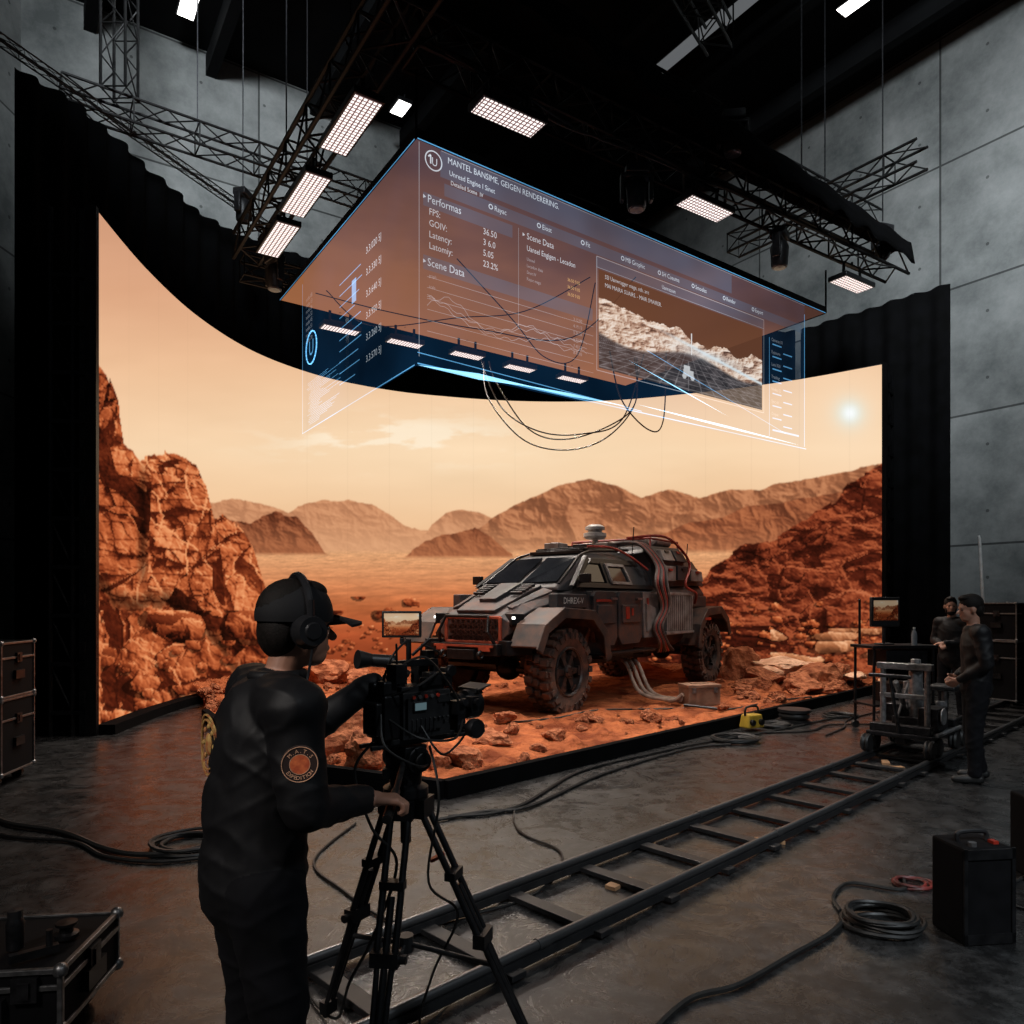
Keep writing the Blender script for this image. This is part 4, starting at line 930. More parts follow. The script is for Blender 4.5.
for i in range(6):
    a=2*pi*i/6;M=Matrix.Rotation(-a,3,'Y');ax=[M@V((1,0,0)),V((0,1,0)),M@V((0,0,1))]
    rb.obox(ax[0]*.2+V((0,.11,0)),ax,(.24,.06,.075));rb.obox(ax[0]*.27+V((0,.13,0)),ax,(.05,.05,.13))
    rb.lathe([(0,.19),(.012,.19),(.012,.17)],M@V((.065,0,0)),'y',6)
rb.lathe([(0,-.1),(.32,-.1),(.32,.05)],(0,0,0),'y',24)
part('rim',rb,RIM,wroot,smooth=.5)
wroot.location=(2.7,.98,.61);wroot.scale=(1.06,1.06,1.06)
for (x,y,rz) in[(-2.65,.98,0),(2.7,-.98,pi),(-2.65,-.98,pi)]:
    w=wroot.copy();COL.objects.link(w);w.location=(x,y,.61);w.rotation_euler=(0,.3*x,rz)
    for c in list(wroot.children):
        k=c.copy();k.parent=w;COL.objects.link(k)

# ------------------------------------------------------------------ cables on sand / crate
def floorcable(pts,r,label,m=RUBBER,z=None,grp='floor cables'):
    P=[(a,c,(tz(a,c)+r if z is None else z)) for a,c in pts]
    return solo('cable',B().tube(P,r,6,10),m,label,'cable',group=grp)
PH=mat('pale_hose',(.34,.25,.2),(.18,.12,.09),.6)
for i in range(3):
    o_=i*.1
    solo('umbilical_hose',B().tube([(1.9+o_,12.75,.72),(1.95+o_,12.4,.65),(2.05+o_,12.0,.3),(2.2+o_,11.8,.19),(2.35+o_*1.3,11.5,.19),(2.5+o_,11.3,.19),(2.62+o_*.3,11.2+o_*.8,.3)],.032,8,8),PH,'pale ribbed hose running from rover to crate','hose',group='rover supply hoses')
cr_=thing('equipment_crate','small weathered metal crate on the sand','crate',(2.9,11.3,tz(2.9,11.3)-.02),.25)
part('body',B().box((0,0,.14),(.54,.34,.28)),mat('crate_paint',(.3,.17,.11),(.16,.08,.05),.7,.2,6),cr_,smooth=None,bevel=.015)
part('lid',B().box((0,0,.3),(.56,.36,.05)).box((0,0,.33),(.3,.05,.03)),mat('crate_lid',(.34,.2,.13),(.2,.1,.06),.7,.2,6),cr_,smooth=None,bevel=.008)
for sx in(-.18,.18): part('latch',B().box((sx,-.18,.24),(.05,.02,.08)),STEEL,cr_,smooth=None)
floorcable([(2.6,11.05),(3.2,10.9),(3.6,11.1),(4.4,11.8),(5.0,12.2)],.02,'dark cable lying across the sand')
floorcable([(-.2,9.4),(.6,10.0),(1.2,10.4),(2.0,10.9),(2.6,11.0)],.014,'dark cable lying across the sand')
for pts,r,l in [([(-.5,5.75),(.02,6.0),(.68,7.3),(1.6,8.2),(2.3,8.8),(3.3,9.5),(5.2,11.1)],.016,'black power cable along the stage edge'),
 ([(-.6,5.65),(-.2,5.9),(.15,6.05),(.9,7.2),(2.0,8.4),(2.6,8.7)],.016,'black power cable along the stage edge'),
 ([(.02,6.0),(0.02,5.6),(.1,5.3),(.33,4.95),(.25,4.5),(.1,4.2),(-.2,3.98),(-.59,3.85),(-1.0,4.3),(-1.3,4.8),(-1.2,5.6)],.009,'thin black cable snaking over the floor'),
 ([(-4.6,6.2),(-3.9,5.6),(-3.3,5.35),(-2.8,5.0),(-2.5,4.87),(-2.15,4.9)],.02,'thick black cable leading to a coil'),
 ([(-4.6,5.9),(-3.7,5.3),(-3.1,5.15),(-2.7,4.85),(-2.3,4.75),(-2.0,4.85)],.014,'black cable leading to a coil'),
 ([(1.74,3.85),(1.6,3.7),(1.35,3.5),(1.0,3.22),(.75,3.1),(.5,2.8)],.014,'black cable trailing from a coil'),
 ([(1.8,4.0),(1.85,4.2),(2.04,4.4),(2.3,4.3),(2.45,4.5),(2.8,4.3),(3.3,4.6)],.011,'black cable loop beside the box'),
 ([(2.6,4.3),(2.9,3.9),(2.75,3.6),(3.0,3.3),(2.6,2.9)],.01,'thin black cable on the floor'),
 ([(3.3,9.5),(3.9,9.6),(4.4,10.1),(5.1,10.2),(5.5,11.0)],.014,'black cable near the stage edge'),
 ([(4.0,9.3),(4.5,9.9),(4.9,10.6),(6.0,11.6)],.012,'black cable near the stage edge')]: floorcable(pts,r,l,z=r+.002)
def coil(x,y,r,n,label,m=RUBBER,rr=.012):
    b=B();rn=random.Random(int(x*100))
    for k in range(n):
        cx,cy=rn.uniform(-.03,.03),rn.uniform(-.03,.03);R_=r*rn.uniform(.78,1.05);pts=[]
        for i in range(25):
            t=2*pi*i/24;pts.append((cx+R_*math.cos(t),cy+R_*.92*math.sin(t),rr+k*rr*.8+.004*math.sin(3*t+k)))
        b.tube(pts,rr,6,1)
    return solo('cable_coil',b,m,label,'cable',group='coiled cables',loc=(x,y,0))
coil(1.94,3.85,.19,8,'coiled heavy black cable on the floor');coil(-2.25,5.1,.26,5,'coiled black cable on the floor')
coil(2.73,8.95,.28,6,'coiled black cable beside the sand bed');coil(2.42,4.4,.1,3,'coiled dark cable with red connector',mat('red_cable',(.2,.02,.015),(.02,.01,.01),.5,0,8),.009)
coil(4.9,10.9,.25,4,'coiled black cable by the desk');coil(3.6,10.0,.2,5,'coiled black cable near the stage edge')
yb=thing('power_distribution_box','small yellow power distribution box with cables','power box',(3.2,9.75,0),.5,None)
part('body',B().box((0,0,.13),(.3,.18,.18),(0,0,0),.8,.8),YELL,yb,smooth=None,bevel=.02);part('carry_handle',B().tube([(-.12,0,.2),(-.1,0,.31),(.1,0,.31),(.12,0,.2)],.015,8,4),BLACK,yb)
for sx in(-.08,.08): part('socket',B().rod((sx,-.08,.12),(sx,-.12,.12),.04),BLACK,yb)
sk=thing('cable_reel','low black round cable reel on the floor','cable reel',(4.0,10.35,0),0)
part('drum',B().lathe([(0,0.01),(.22,.01),(.23,.05),(.15,.06),(.15,.15),(.22,.16),(.22,.2),(.05,.21),(0,.21)]),BLACKP,sk);part('cable',B().lathe([(.15,.07),(.2,.08),(.21,.11),(.2,.14),(.15,.15)]),RUBBER,sk)

# ------------------------------------------------------------------ camera track
tr=V((.72,.694,0)).normalized();tp=V((tr.y,-tr.x,0))
t0=V((-1.15,3.09,0));LT=15.2
tk=thing('dolly_track','long steel ladder dolly track laid across the floor','dolly track',t0,math.atan2(tr.y,tr.x))
TS=mat('track_steel',(.22,.22,.225),(.17,.17,.175),.32,.9,1.5,rv=.02)
for y in(0,-.62):
    b=B().rod((0,y,.085),(LT,y,.085),.024,n=14)
    x=1.2
    while x<LT: b.rod((x-.04,y,.085),(x+.04,y,.085),.029,n=12);x+=2.4
    rl=part('rail',b,TS,tk);part('rail_bed',B().box((LT/2,y,.045),(LT,.06,.04)),BLACKP,rl,smooth=None)
x=.35
while x<LT:
    part('sleeper',B().box((x,-.31,.03),(.09,.78,.03)),BLACKP,tk,smooth=None,bevel=.004);x+=.62
for i,(s_,side,rz) in enumerate([(2.9,-.05,.3),(3.6,.56,-.2),(6.5,-.1,.5),(6.7,.35,.1),(2.2,.3,.9),(6.9,.2,1.2)]):
    p=t0+tr*s_+tp*side
    solo('timber_wedge',B().box((0,0,.012),(.2,.07,.022)),WOOD,'small raw timber wedge beside the track','wedge',group='timber wedges',smooth=None,loc=(p.x,p.y,.0),rot=(0,0,rz))
dc=thing('camera_dolly','wheeled steel camera dolly standing on the track','camera dolly',t0+tr*7.45+tp*.31,math.atan2(tr.y,tr.x))
b=B().box((0,0,.3),(1.0,.66,.05)).box((0,0,.25),(.9,.1,.08)).box((.42,0,.36),(.12,.6,.1)).box((-.42,0,.36),(.12,.6,.1)).box((.1,0,.38),(.4,.4,.14))
part('deck',b,DSTEEL,dc,smooth=None,bevel=.01)
WP=[(.0,-.04),(.09,-.04),(.1,-.02),(.085,0),(.1,.02),(.09,.04),(0,.04)]
for sx in(-.52,-.3,.3,.54):
    for sy in(-.31,.31): part('wheel',B().lathe(WP,(sx,sy,.195),'y',18),RUBBER,dc)
GSTEEL=mat('worn_steel',(.4,.4,.41),(.2,.2,.2),.35,.7,20)
b=B().rod((.05,0,.4),(.05,0,.95),.07,n=16).rod((.05,0,.95),(.05,0,1.08),.05).box((.05,0,1.0),(.24,.24,.05)).rod((-.3,.22,.33),(-.3,.22,1.02),.03).rod((-.3,-.22,.33),(-.3,-.22,1.02),.03).box((-.3,0,1.02),(.09,.55,.07)).box((-.3,0,.7),(.05,.5,.05)).rod((.35,.2,.33),(.35,.2,.8),.025).rod((.35,-.2,.33),(.35,-.2,.72),.03).box((.35,.1,.62),(.16,.22,.2)).rod((.05,.1,.5),(-.28,.1,.85),.03)
b.rod((-.42,-.34,.33),(.42,-.34,.33),.02).lathe([(0,.0),(.09,.0),(.09,.02),(0,.02)],(-.15,-.34,.5),'y',18).rod((.2,-.2,.45),(.2,-.2,.62),.045,n=14).rod((-.1,.15,.4),(.05,.05,.9),.015)
part('column',b,GSTEEL,dc,label='bare steel hydraulic column and posts',bevel=.008)
part('seat',B().box((.36,-.2,.76),(.28,.28,.06)),BLACKP,dc,bevel=.02)
part('equipment_box',B().box((-.05,-.2,.46),(.34,.2,.24)).box((.1,.2,.48),(.3,.18,.2)),DSTEEL,dc,bevel=.01)
part('push_bar',B().rod((-.48,0,.33),(-.75,0,.95),.018).rod((-.75,-.2,.95),(-.75,.2,.95),.02),DSTEEL,dc)
mc=thing('monitor_cart','black standing video cart with a monitor and bottle shelf','equipment cart',(5.15,9.85,0),.15)
b=B().box((0,0,1.12),(.95,.5,.04)).box((0,0,.35),(.9,.46,.03))
for x in(-.43,.43):
    for y in(-.2,.2): b.rod((x,y,.1),(x,y,1.12),.018)
b.rod((-.4,.15,1.12),(-.4,.15,1.75),.016).box((.1,0,.5),(.5,.4,.26)).box((.05,0,.96),(.6,.4,.22))
part('frame',b,BLACK,mc,bevel=.005)
for x in(-.43,.43):
    for y in(-.2,.2): part('caster',B().lathe([(0,-.02),(.05,-.02),(.05,.02),(0,.02)],(x,y,.05),'y',14),RUBBER,mc)
part('monitor',B().box((-.12,.02,1.58),(.42,.05,.4)).rod((-.12,.04,1.14),(-.12,.04,1.4),.02).box((-.12,.03,1.15),(.2,.16,.02)),BLACKP,mc,bevel=.01)
def picplane(name,w,h,parent,loc,rot,s=1.,x0=200,x1=860,y0=400,y1=730,label=None):
    n1,n2=40,60;a=np.linspace(-w/2,w/2,n2);c=np.linspace(-h/2,h/2,n1);A,Cc=np.meshgrid(a,c)
    P=np.stack([A,A*0,Cc],-1);col=sample(x0+(A/w+.5)*(x1-x0),y1-(Cc/h+.5)*(y1-y0))
    return part(name,gridmesh(name,P,col,screenmat('monitor_picture',s)),None,parent,loc=loc,rot=rot,label=label)
picplane('display',.36,.27,mc,(-.12,-.007,1.6),(0,0,0),.25)
bt=thing('water_bottle','clear plastic water bottle on the video cart','bottle',(5.4,9.8,1.14),0)
part('bottle_body',B().lathe([(0,0),(.035,0),(.036,.13),(.03,.17),(.014,.2),(.014,.215)]),mat('clear_plastic',(.2,.22,.24),None,.15),bt);part('cap',B().lathe([(.016,.21),(.016,.235),(0,.236)]),WHITE,bt)

# ------------------------------------------------------------------ flight cases and boxes
CASE=mat('case_laminate',(.006,.006,.007),(.004,.004,.0045),.7,0,10,spec=.08);ALU=mat('aluminium_edge',(.25,.25,.255),(.14,.14,.14),.4,.9,30)
def flight(name,label,loc,rz,w,d,h,casters=True):
    r_=thing(name,label,'flight case',loc,rz);z0=.12 if casters else 0
    part('body',B().box((0,0,z0+h/2),(w,d,h)),CASE,r_,smooth=None)
    e=B();t=.02
    for sx in(-1,1):
        for sy in(-1,1): e.box((sx*w/2,sy*d/2,z0+h/2),(t,t,h+t))
        for zz_ in(0,h,h*.72): e.box((sx*w/2,0,z0+zz_),(t,d,t))
    for sy in(-1,1):
        for zz_ in(0,h,h*.72): e.box((0,sy*d/2,z0+zz_),(w,t,t))
    part('edging',e,ALU,r_,smooth=None,bevel=.003)
    cb=mesh_of(B().ell((0,0,0),(.028,.028,.028),n=8,m=6),'corner',[ALU],.6)
    for sx in(-1,1):
        for sy in(-1,1):
            for zz_ in(0,h): part('corner_ball',cb,None,r_,loc=(sx*w/2,sy*d/2,z0+zz_))
    la=mesh_of(B().box((0,0,0),(.09,.02,.09)).box((0,-.008,0),(.04,.02,.06)),'latch',[DSTEEL],None);ha=mesh_of(B().box((0,0,0),(.16,.03,.08)),'handle',[BLACK],None)
    for sy in(-1,1):
        for x in(-w*.28,w*.28): part('latch',la,None,r_,loc=(x,sy*(d/2+.01),z0+h*.72),rot=(0,0,0 if sy<0 else pi))
        part('handle',ha,None,r_,loc=(0,sy*(d/2+.012),z0+h*.4))
    for sx in (-1,1):
        part('latch',la,None,r_,loc=(sx*(w/2+.01),0,z0+h*.72),rot=(0,0,sx*pi/2));part('handle',ha,None,r_,loc=(sx*(w/2+.012),0,z0+h*.4),rot=(0,0,pi/2))
    if casters:
        km=mesh_of(B().lathe([(0,-.02),(.05,-.02),(.05,.02),(0,.02)],(0,0,.05),'y',14).box((0,0,.1),(.08,.06,.04)),'caster',[RUBBER],.6)
        for sx in(-1,1):
            for sy in(-1,1): part('caster',km,None,r_,loc=(sx*(w/2-.1),sy*(d/2-.1),0))
    return r_
flight('flight_case','black flight case with metal edging on casters',(-5.08,6.9,0),.15,.75,.6,.68)
flight('flight_case','black flight case stacked on another case',(-5.08,6.9,.825),.15,.75,.6,.5,False)
flight('flight_case','low black road case with small gear on it',(-1.97,2.92,0),.12,.54,.5,.22)
flight('flight_case','grey edged equipment case against the wall',(8.35,12.2,0),.5,.9,.6,.95);flight('flight_case','equipment case stacked by the wall',(8.35,12.2,1.095),.5,.9,.6,.6,False)
th=thing('thermos_flask','small dark thermos flask on the case','flask',(-1.94,2.85,.352),0);part('flask_body',B().lathe([(0,0),(.03,0),(.032,.1),(.026,.12)]),DSTEEL,th);part('cap',B().lathe([(.027,.12),(.026,.15),(0,.152)]),BLACKP,th)
solo('flat_cable_spool',B().lathe([(0,0),(.045,0),(.045,.015),(.025,.02),(.025,.045),(.04,.05),(.04,.06),(0,.062)]),DSTEEL,'small metal spool lying on the case','spool',loc=(-1.8,2.95,.352))
solo('clamp_tool',B().box((0,0,.015),(.16,.03,.03)).rod((.05,0,.03),(.05,0,.09),.012),DSTEEL,'small metal clamp lying on the case','tool',loc=(-1.82,2.78,.352),rot=(0,0,.7))
sb=thing('battery_box','black portable power box with a red switch','power box',(2.36,3.75,0),.12)
part('body',B().box((0,0,.24),(.27,.24,.48)),CASE,sb,smooth=None,bevel=.015);part('corner_guard',B().box((0,-.122,.03),(.28,.01,.05)).box((0,-.122,.45),(.28,.01,.05)).box((-.13,-.122,.24),(.02,.01,.48)).box((.13,-.122,.24),(.02,.01,.48)),BLACK,sb,smooth=None)
part('carry_handle',B().tube([(-.08,0,.48),(-.07,0,.525),(.07,0,.525),(.08,0,.48)],.012,8,4),BLACKP,sb)
part('switch',B().box((.08,-.05,.485),(.03,.04,.02)),REDP,sb,smooth=None);part('knob',B().rod((-.06,-.08,.48),(-.06,-.08,.5),.02),STEEL,sb)
sb2=thing('amplifier_case','black rack box with a small red indicator light','power box',(3.36,4.5,0),-.1)
part('body',B().box((0,0,.25),(.36,.36,.5)),CASE,sb2,smooth=None,bevel=.015);part('indicator_light',B().box((-.1,-.185,.42),(.04,.01,.02)),REDL,sb2,smooth=None);part('carry_handle',B().tube([(-.08,0,.5),(-.07,0,.55),(.07,0,.55),(.08,0,.5)],.012,8,4),BLACKP,sb2)
solo('white_pole',B().rod((9.42,14.45,0),(9.35,14.6,3.0),.028).rod((9.35,14.6,3.0),(9.34,14.61,3.05),.02),WHITE,'tall white tube standing near the concrete wall','pole')

# ------------------------------------------------------------------ people
SKIN=mat('skin',(.4,.2,.135),(.33,.165,.11),.5,0,20);JACK=mat('black_jacket',(.0065,.0065,.0078),(.0045,.0045,.0055),.6,0,6,bump=.08,bscale=14,spec=.28)
PANT=mat('dark_trousers',(.006,.006,.008),(.004,.004,.005),.85,0,9,spec=.15);SHOE=mat('black_shoe',(.01,.01,.01),None,.5);HAIR=mat('dark_hair',(.009,.006,.005),(.004,.003,.002),.7,0,60,bump=.15,spec=.2)
EYE_=mat('eye_dark',(.05,.04,.035),None,.2)
def person(name,label,loc,rz,J,voxel=.007,hd=(0,0),beard=False,hands=None,g=1.,hs=1.,hem=0):
    D=dict(pel=(0,0,.95),belly=(0,0,1.08),chest=(0,0,1.27),neck=(.0,0,1.47),head=(.03,0,1.645),
      shL=(0,.185,1.42),shR=(0,-.185,1.42),elL=(-.03,.25,1.13),elR=(-.03,-.25,1.13),wrL=(.08,.24,.89),wrR=(.08,-.24,.89),
      hipL=(0,.095,.92),hipR=(0,-.095,.92),knL=(.02,.12,.5),knR=(.02,-.12,.5),anL=(-.02,.13,.1),anR=(-.02,-.13,.1))
    D.update(J);D={k:V(v) for k,v in D.items()}
    root=thing(name,label,'person',loc,rz)
    prims=[]
    def cap(a,c,r0,r1,t): prims.append(('c',V(a),V(c),r0,r1,t))
    def el(c,r,t,M=None): prims.append(('e',V(c),r,M,t))
    el(D['chest'],(.13*g,.19*g,.23),1);el(D['belly'],(.125*g,.175*g,.22),1);el(D['pel']+V((0,0,-.04)),(.13*g,.178*g,.17+hem),1)
    cap(D['chest']+V((0,.07*g,.05)),D['pel']+V((0,.07*g,-.06)),.11*g,.11*g,1);cap(D['chest']+V((0,-.07*g,.05)),D['pel']+V((0,-.07*g,-.06)),.11*g,.11*g,1)
    cap(D['shL'],D['shR'],.08*g,.08*g,1);cap(D['chest']+V((-.01,0,.1)),D['neck'],.1*g,.06,1)
    for sg_,sh_ in((1,'shL'),(-1,'shR')): cap(D['neck']+V((0,sg_*.03,-.03)),D[sh_]+V((0,0,.0)),.055,.07*g,1)
    cap(D['neck']-V((0,0,.02)),D['head']+V((-.02,0,-.05)),.056,.054,0)
    el(D['neck']+V((0,0,-.005)),(.08,.08,.04),1)
    for sd in 'LR':
        cap(D['sh'+sd],D['el'+sd],.07*g,.056*g,1);cap(D['el'+sd],D['wr'+sd],.055*g,.04,1)
        cap(D['hip'+sd],D['kn'+sd],.1*g,.07*g,2);cap(D['kn'+sd],D['an'+sd],.068*g,.055,2)
        a=D['an'+sd];cap(a+V((-.04,0,-.05)),a+V((.07,0,-.055)),.044,.042,3);cap(a+V((.07,0,-.058)),a+V((.16,0,-.062)),.044,.034,3);cap(a,a+V((0,0,-.04)),.045,.045,3)
    Hm=Euler((0,hd[1],hd[0])).to_matrix();h=D['head']
    def hp(x,y,z): return h+Hm@(V((x,y,z))*hs)
    def he(c,r): el(c,tuple(q*hs for q in r),0,Hm)
    he(hp(-.01,0,.03),(.1,.078,.1));he(hp(.015,0,-.035),(.08,.066,.085));he(hp(.045,0,-.085),(.045,.045,.035))
    cap(hp(.085,0,.0),hp(.112,0,-.032),.01,.015,0);cap(hp(.08,-.03,.02),hp(.08,.03,.02),.014,.014,0)
    cap(hp(.088,-.018,-.066),hp(.088,.018,-.066),.009,.009,0)
    for sg in(1,-1): he(hp(0,sg*.08,-.015),(.02,.011,.032));he(hp(.062,sg*.035,-.02),(.022,.02,.02))
    def hand(w,d,n,curl,thumbside):
        w=V(w);d=V(d).normalized();n=V(n);n=(n-d*n.dot(d)).normalized();ws=d.cross(n)*thumbside
        cap(w-d*.02,w+d*.02,.03,.026,0)
        for i,(off,L) in enumerate([(.031,.072),(.0105,.08),(-.0105,.074),(-.031,.058)]):
            kn=w+d*(.088-abs(off)*.25)+ws*off*1.05
            cap(w+d*.02+ws*off*.6,kn,.016,.0125,0)
            p=kn;ang=curl*.5
            for j,f in enumerate((.45,.3,.25)):
                v=(d*math.cos(ang)+n*math.sin(ang));q=p+v*L*f;cap(p,q,.0098-j*.0007,.0092-j*.0007,0);p=q;ang+=curl
        p=w+d*.025+ws*.024;q=p+(d*.6+ws*.7+n*.35).normalized()*.042;cap(p,q,.014,.011,0);cap(q,q+(d*.8+ws*.1+n*.6).normalized()*.032,.0105,.009,0)
    hands=hands or {}
    for sd,ts in(('L',1),('R',-1)):
        dd=(D['wr'+sd]-D['el'+sd]).normalized()
        spec=hands.get(sd,(dd,V((.2,-ts,0)) if dd.z<-.5 else V((0,0,-1)),.5))
        hand(D['wr'+sd]+V(spec[0]).normalized()*.02,spec[0],spec[1],spec[2],ts*(-1 if dd.z<-.5 else 1) if len(spec)<4 else spec[3])
    b=B()
    for p in prims:
        if p[0]=='c': b.capsule(p[1],p[2],p[3],p[4],16)
        else: b.ell(p[1],p[2],p[3],20,14)
    me=mesh_of(b,'tmp',[SKIN]);ob=bpy.data.objects.new('tmp',me);COL.objects.link(ob)
    md=ob.modifiers.new('r','REMESH');md.mode='VOXEL';md.voxel_size=voxel
    md=ob.modifiers.new('s','SMOOTH');md.iterations=3;md.factor=.5
    bpy.context.view_layer.update()
    nm=bpy.data.meshes.new_from_object(ob.evaluated_get(bpy.context.evaluated_depsgraph_get()));bpy.data.objects.remove(ob)
    def dists(P):
        best=np.full(len(P),9.);tg=np.zeros(len(P),int)
        for p in prims:
            if p[0]=='c':
                a=np.array(p[1]);c=np.array(p[2])-a;L2=max((c*c).sum(),1e-9);t=np.clip(((P-a)@c)/L2,0,1)
                d=np.linalg.norm(P-a-t[:,None]*c,axis=1)-(p[3]+(p[4]-p[3])*t)
            else:
                q=P-np.array(p[1])
                if p[3]:q=q@np.array(p[3])
                rr=np.array(p[2]);d=(np.linalg.norm(q/rr,axis=1)-1)*rr.min()
            m_=d<best;best=np.where(m_,d,best);tg=np.where(m_,p[-1],tg)
        return tg
    co=np.zeros(len(nm.vertices)*3);nm.vertices.foreach_get('co',co);co=co.reshape(-1,3)
    vt=dists(co)
    ne=len(nm.edges);ed=np.zeros(ne*2,np.int32);nm.edges.foreach_get('vertices',ed);ed=ed.reshape(-1,2)
    cl=(vt==1)|(vt==2);deg=np.bincount(ed.ravel(),minlength=len(co))[:,None]
    def relax(co,it):
        for _ in range(it):
            sm_=np.zeros_like(co);np.add.at(sm_,ed[:,0],co[ed[:,1]]);np.add.at(sm_,ed[:,1],co[ed[:,0]]);co=np.where(cl[:,None],.4*co+.6*sm_/deg,co)
        return co
    co=relax(co,12)
    nm.vertices.foreach_set('co',co.reshape(-1));nm.update()
    nr=np.zeros(len(co)*3);nm.vertices.foreach_get('normal',nr);nr=nr.reshape(-1,3)
    for i in np.nonzero(cl)[0]:
        p=co[i];w_=noise.noise(V((p[0]*4,p[1]*4,p[2]*7)))
        w2_=1-2*abs(noise.noise(V((p[0]*4+3,p[1]*4+p[2]*3,p[2]*9+p[0]*7))));w3_=1-2*abs(noise.noise(V((p[0]*6-p[2]*5,p[1]*6+5,p[2]*10+p[1]*9))))
        co[i]=p+nr[i]*(.007*w_+.007*max(w2_,0)**3+.004*max(w3_,0)**3+.003)
    co=relax(co,3)
    nm.vertices.foreach_set('co',co.reshape(-1));nm.update()
    fc=np.zeros(len(nm.polygons)*3);nm.polygons.foreach_get('center',fc);tg=dists(fc.reshape(-1,3))
    nm.materials.clear()
    for m_ in(SKIN,JACK,PANT,SHOE):nm.materials.append(m_)
    nm.polygons.foreach_set('material_index',tg.astype(np.int32));nm.polygons.foreach_set('use_smooth',[True]*len(nm.polygons))
    nm.name='body';part('body',nm,None,root)
    def hb_(b,c,r,n=20,m=14): b.ell(c,tuple(q*hs for q in r),Hm,n,m)
    b=B();hb_(b,hp(-.018,0,.045),(.104,.084,.1));hb_(b,hp(-.055,0,-.01),(.062,.076,.085));hb_(b,hp(.03,0,.105),(.06,.06,.035))
    part('hair',b,HAIR,root)
    if beard:
        b=B();hb_(b,hp(.045,0,-.098),(.05,.05,.04));hb_(b,hp(.02,.055,-.06),(.04,.018,.045));hb_(b,hp(.02,-.055,-.06),(.04,.018,.045));part('beard',b,HAIR,root)
    for sg in(1,-1): part('eye',B().ell(hp(.081,sg*.032,-.004),(.009,.013,.008),Hm,10,8),EYE_,root)
    return root,hp,Hm,D
op,hp,Hm,D=person('camera_operator','person in black jacket, cap and headphones operating a cinema camera',(-.76,2.25,0),math.atan2(.6,.8),
  dict(head=(.1,0,1.625),neck=(.04,0,1.455),chest=(.0,0,1.25),belly=(-.03,0,1.06),pel=(-.04,0,.93),shL=(.03,.205,1.405),shR=(.01,-.215,1.395),
   elL=(.24,.31,1.23),wrL=(.47,.22,1.40),elR=(.02,-.275,1.12),wrR=(.26,-.145,1.085),hipL=(-.04,.11,.88),hipR=(-.04,-.11,.88),knL=(0,.13,.5),knR=(0,-.13,.5),anL=(.0,.15,.1),anR=(-.04,-.14,.1)),
  voxel=.0055,hd=(.0,.0),hands={'L':((.9,.0,-.1),(0,0,-1),.25,-1),'R':((.84,-.38,-.05),(0,0,-1),1.05,1)},g=1.13,hs=1.06,hem=.04)
CAPM=mat('cap_cloth',(.01,.01,.0115),(.007,.007,.008),.8,0,20,spec=.3)
b=B();rs=[]
for i in range(13):
    ph=pi*.56*i/12;rr=[]
    for k in range(32):
        t=2*pi*k/32;rr.append(hp(-.008+.116*math.sin(ph)**.9*math.cos(t),.096*math.sin(ph)**.9*math.sin(t),.035+(.1+.012*math.cos(t))*math.cos(ph)))
    rs.append(rr)
vs,fs=b.rings(rs,32);b.add(vs,fs);b.ell(hp(-.008,0,.138),(.008,.008,.006))
part('cap',b,CAPM,op,smooth=1.2)
b=B();rs=[]
for j in range(7):
    f=j/6;rr=[]
    for k in range(13):
        t=-1.15+2.3*k/12
        rr.append((.085+math.cos(t)*(.03+.085*f),math.sin(t)*(.095+.01*f),.035-.020*f-.55*(math.sin(t)*.1)**2*(1+f)))
    rs.append(rr)
vs=[];fs=[]
for lay in(0,-.008):
    for rr in rs:
        for q_ in rr: vs.append(hp(q_[0],q_[1],q_[2]+lay))
n_=13
for lay in(0,1):
    for j in range(6):
        for k in range(12):
            o_=lay*91+j*n_+k;fs.append((o_,o_+1,o_+n_+1,o_+n_))
for k in range(12): fs.append((78+k,79+k,170+k,169+k));fs.append((k,k+1,92+k,91+k))
for j in range(6): fs.append((j*13,(j+1)*13,(j+1)*13+91,j*13+91));fs.append((j*13+12,(j+1)*13+12,(j+1)*13+103,j*13+103))
b.add(vs,fs);part('cap_brim',b,CAPM,op,smooth=.8)
hpx=B()
hpx.tube([hp(.0,.110*math.cos(t),.01+.144*math.sin(t)) for t in [pi*i/14 for i in range(15)]],.012,8,2)
for sg in(1,-1):
    c0=hp(0,sg*.088,-.01);c1=hp(0,sg*.13,-.01);hpx.rod(c0,c1,.054,.044,22);hpx.rod(c0,hp(0,sg*.078,-.01),.057,.05,22);hpx.rod(c1,hp(0,sg*.136,-.01),.028,.024,16);hpx.rod(hp(0,sg*.115,.03),hp(0,sg*.112,.08),.008)
hpx.tube([hp(0,-.12,-.06),hp(-.02,-.13,-.15),hp(-.05,-.16,-.2),hp(-.08,-.15,-.35)],.004,6,4)
part('headphones',hpx,mat('headphone_black',(.025,.025,.028),None,.3,.3),op)
part('collar',B().tube([D['neck']+V((.075*math.cos(t),.075*math.sin(t),.02)) for t in [2*pi*i/16 for i in range(17)]],.02,8,1),JACK,op,smooth=1.2)
dn=V((-.34,-.94,0)).normalized()
xr=V((-dn.y,dn.x,0))
pc=V((.015,-.245,1.262))+dn*.076
def disc(b,c,n_,r,t,xs=28): b.rod(c,V(c)+V(n_)*t,r,n=xs)
b=B();disc(b,pc-dn*.02,dn,.049,.03);part('sleeve_patch',b,mat('patch_dark',(.03,.013,.01),None,.8),op,label='round dark embroidered patch')
b=B();disc(b,pc+dn*.01,dn,.026,.001);part('patch_planet',b,mat('patch_orange',(.85,.2,.06),(.55,.09,.03),.8,0,60),op)
b=B()
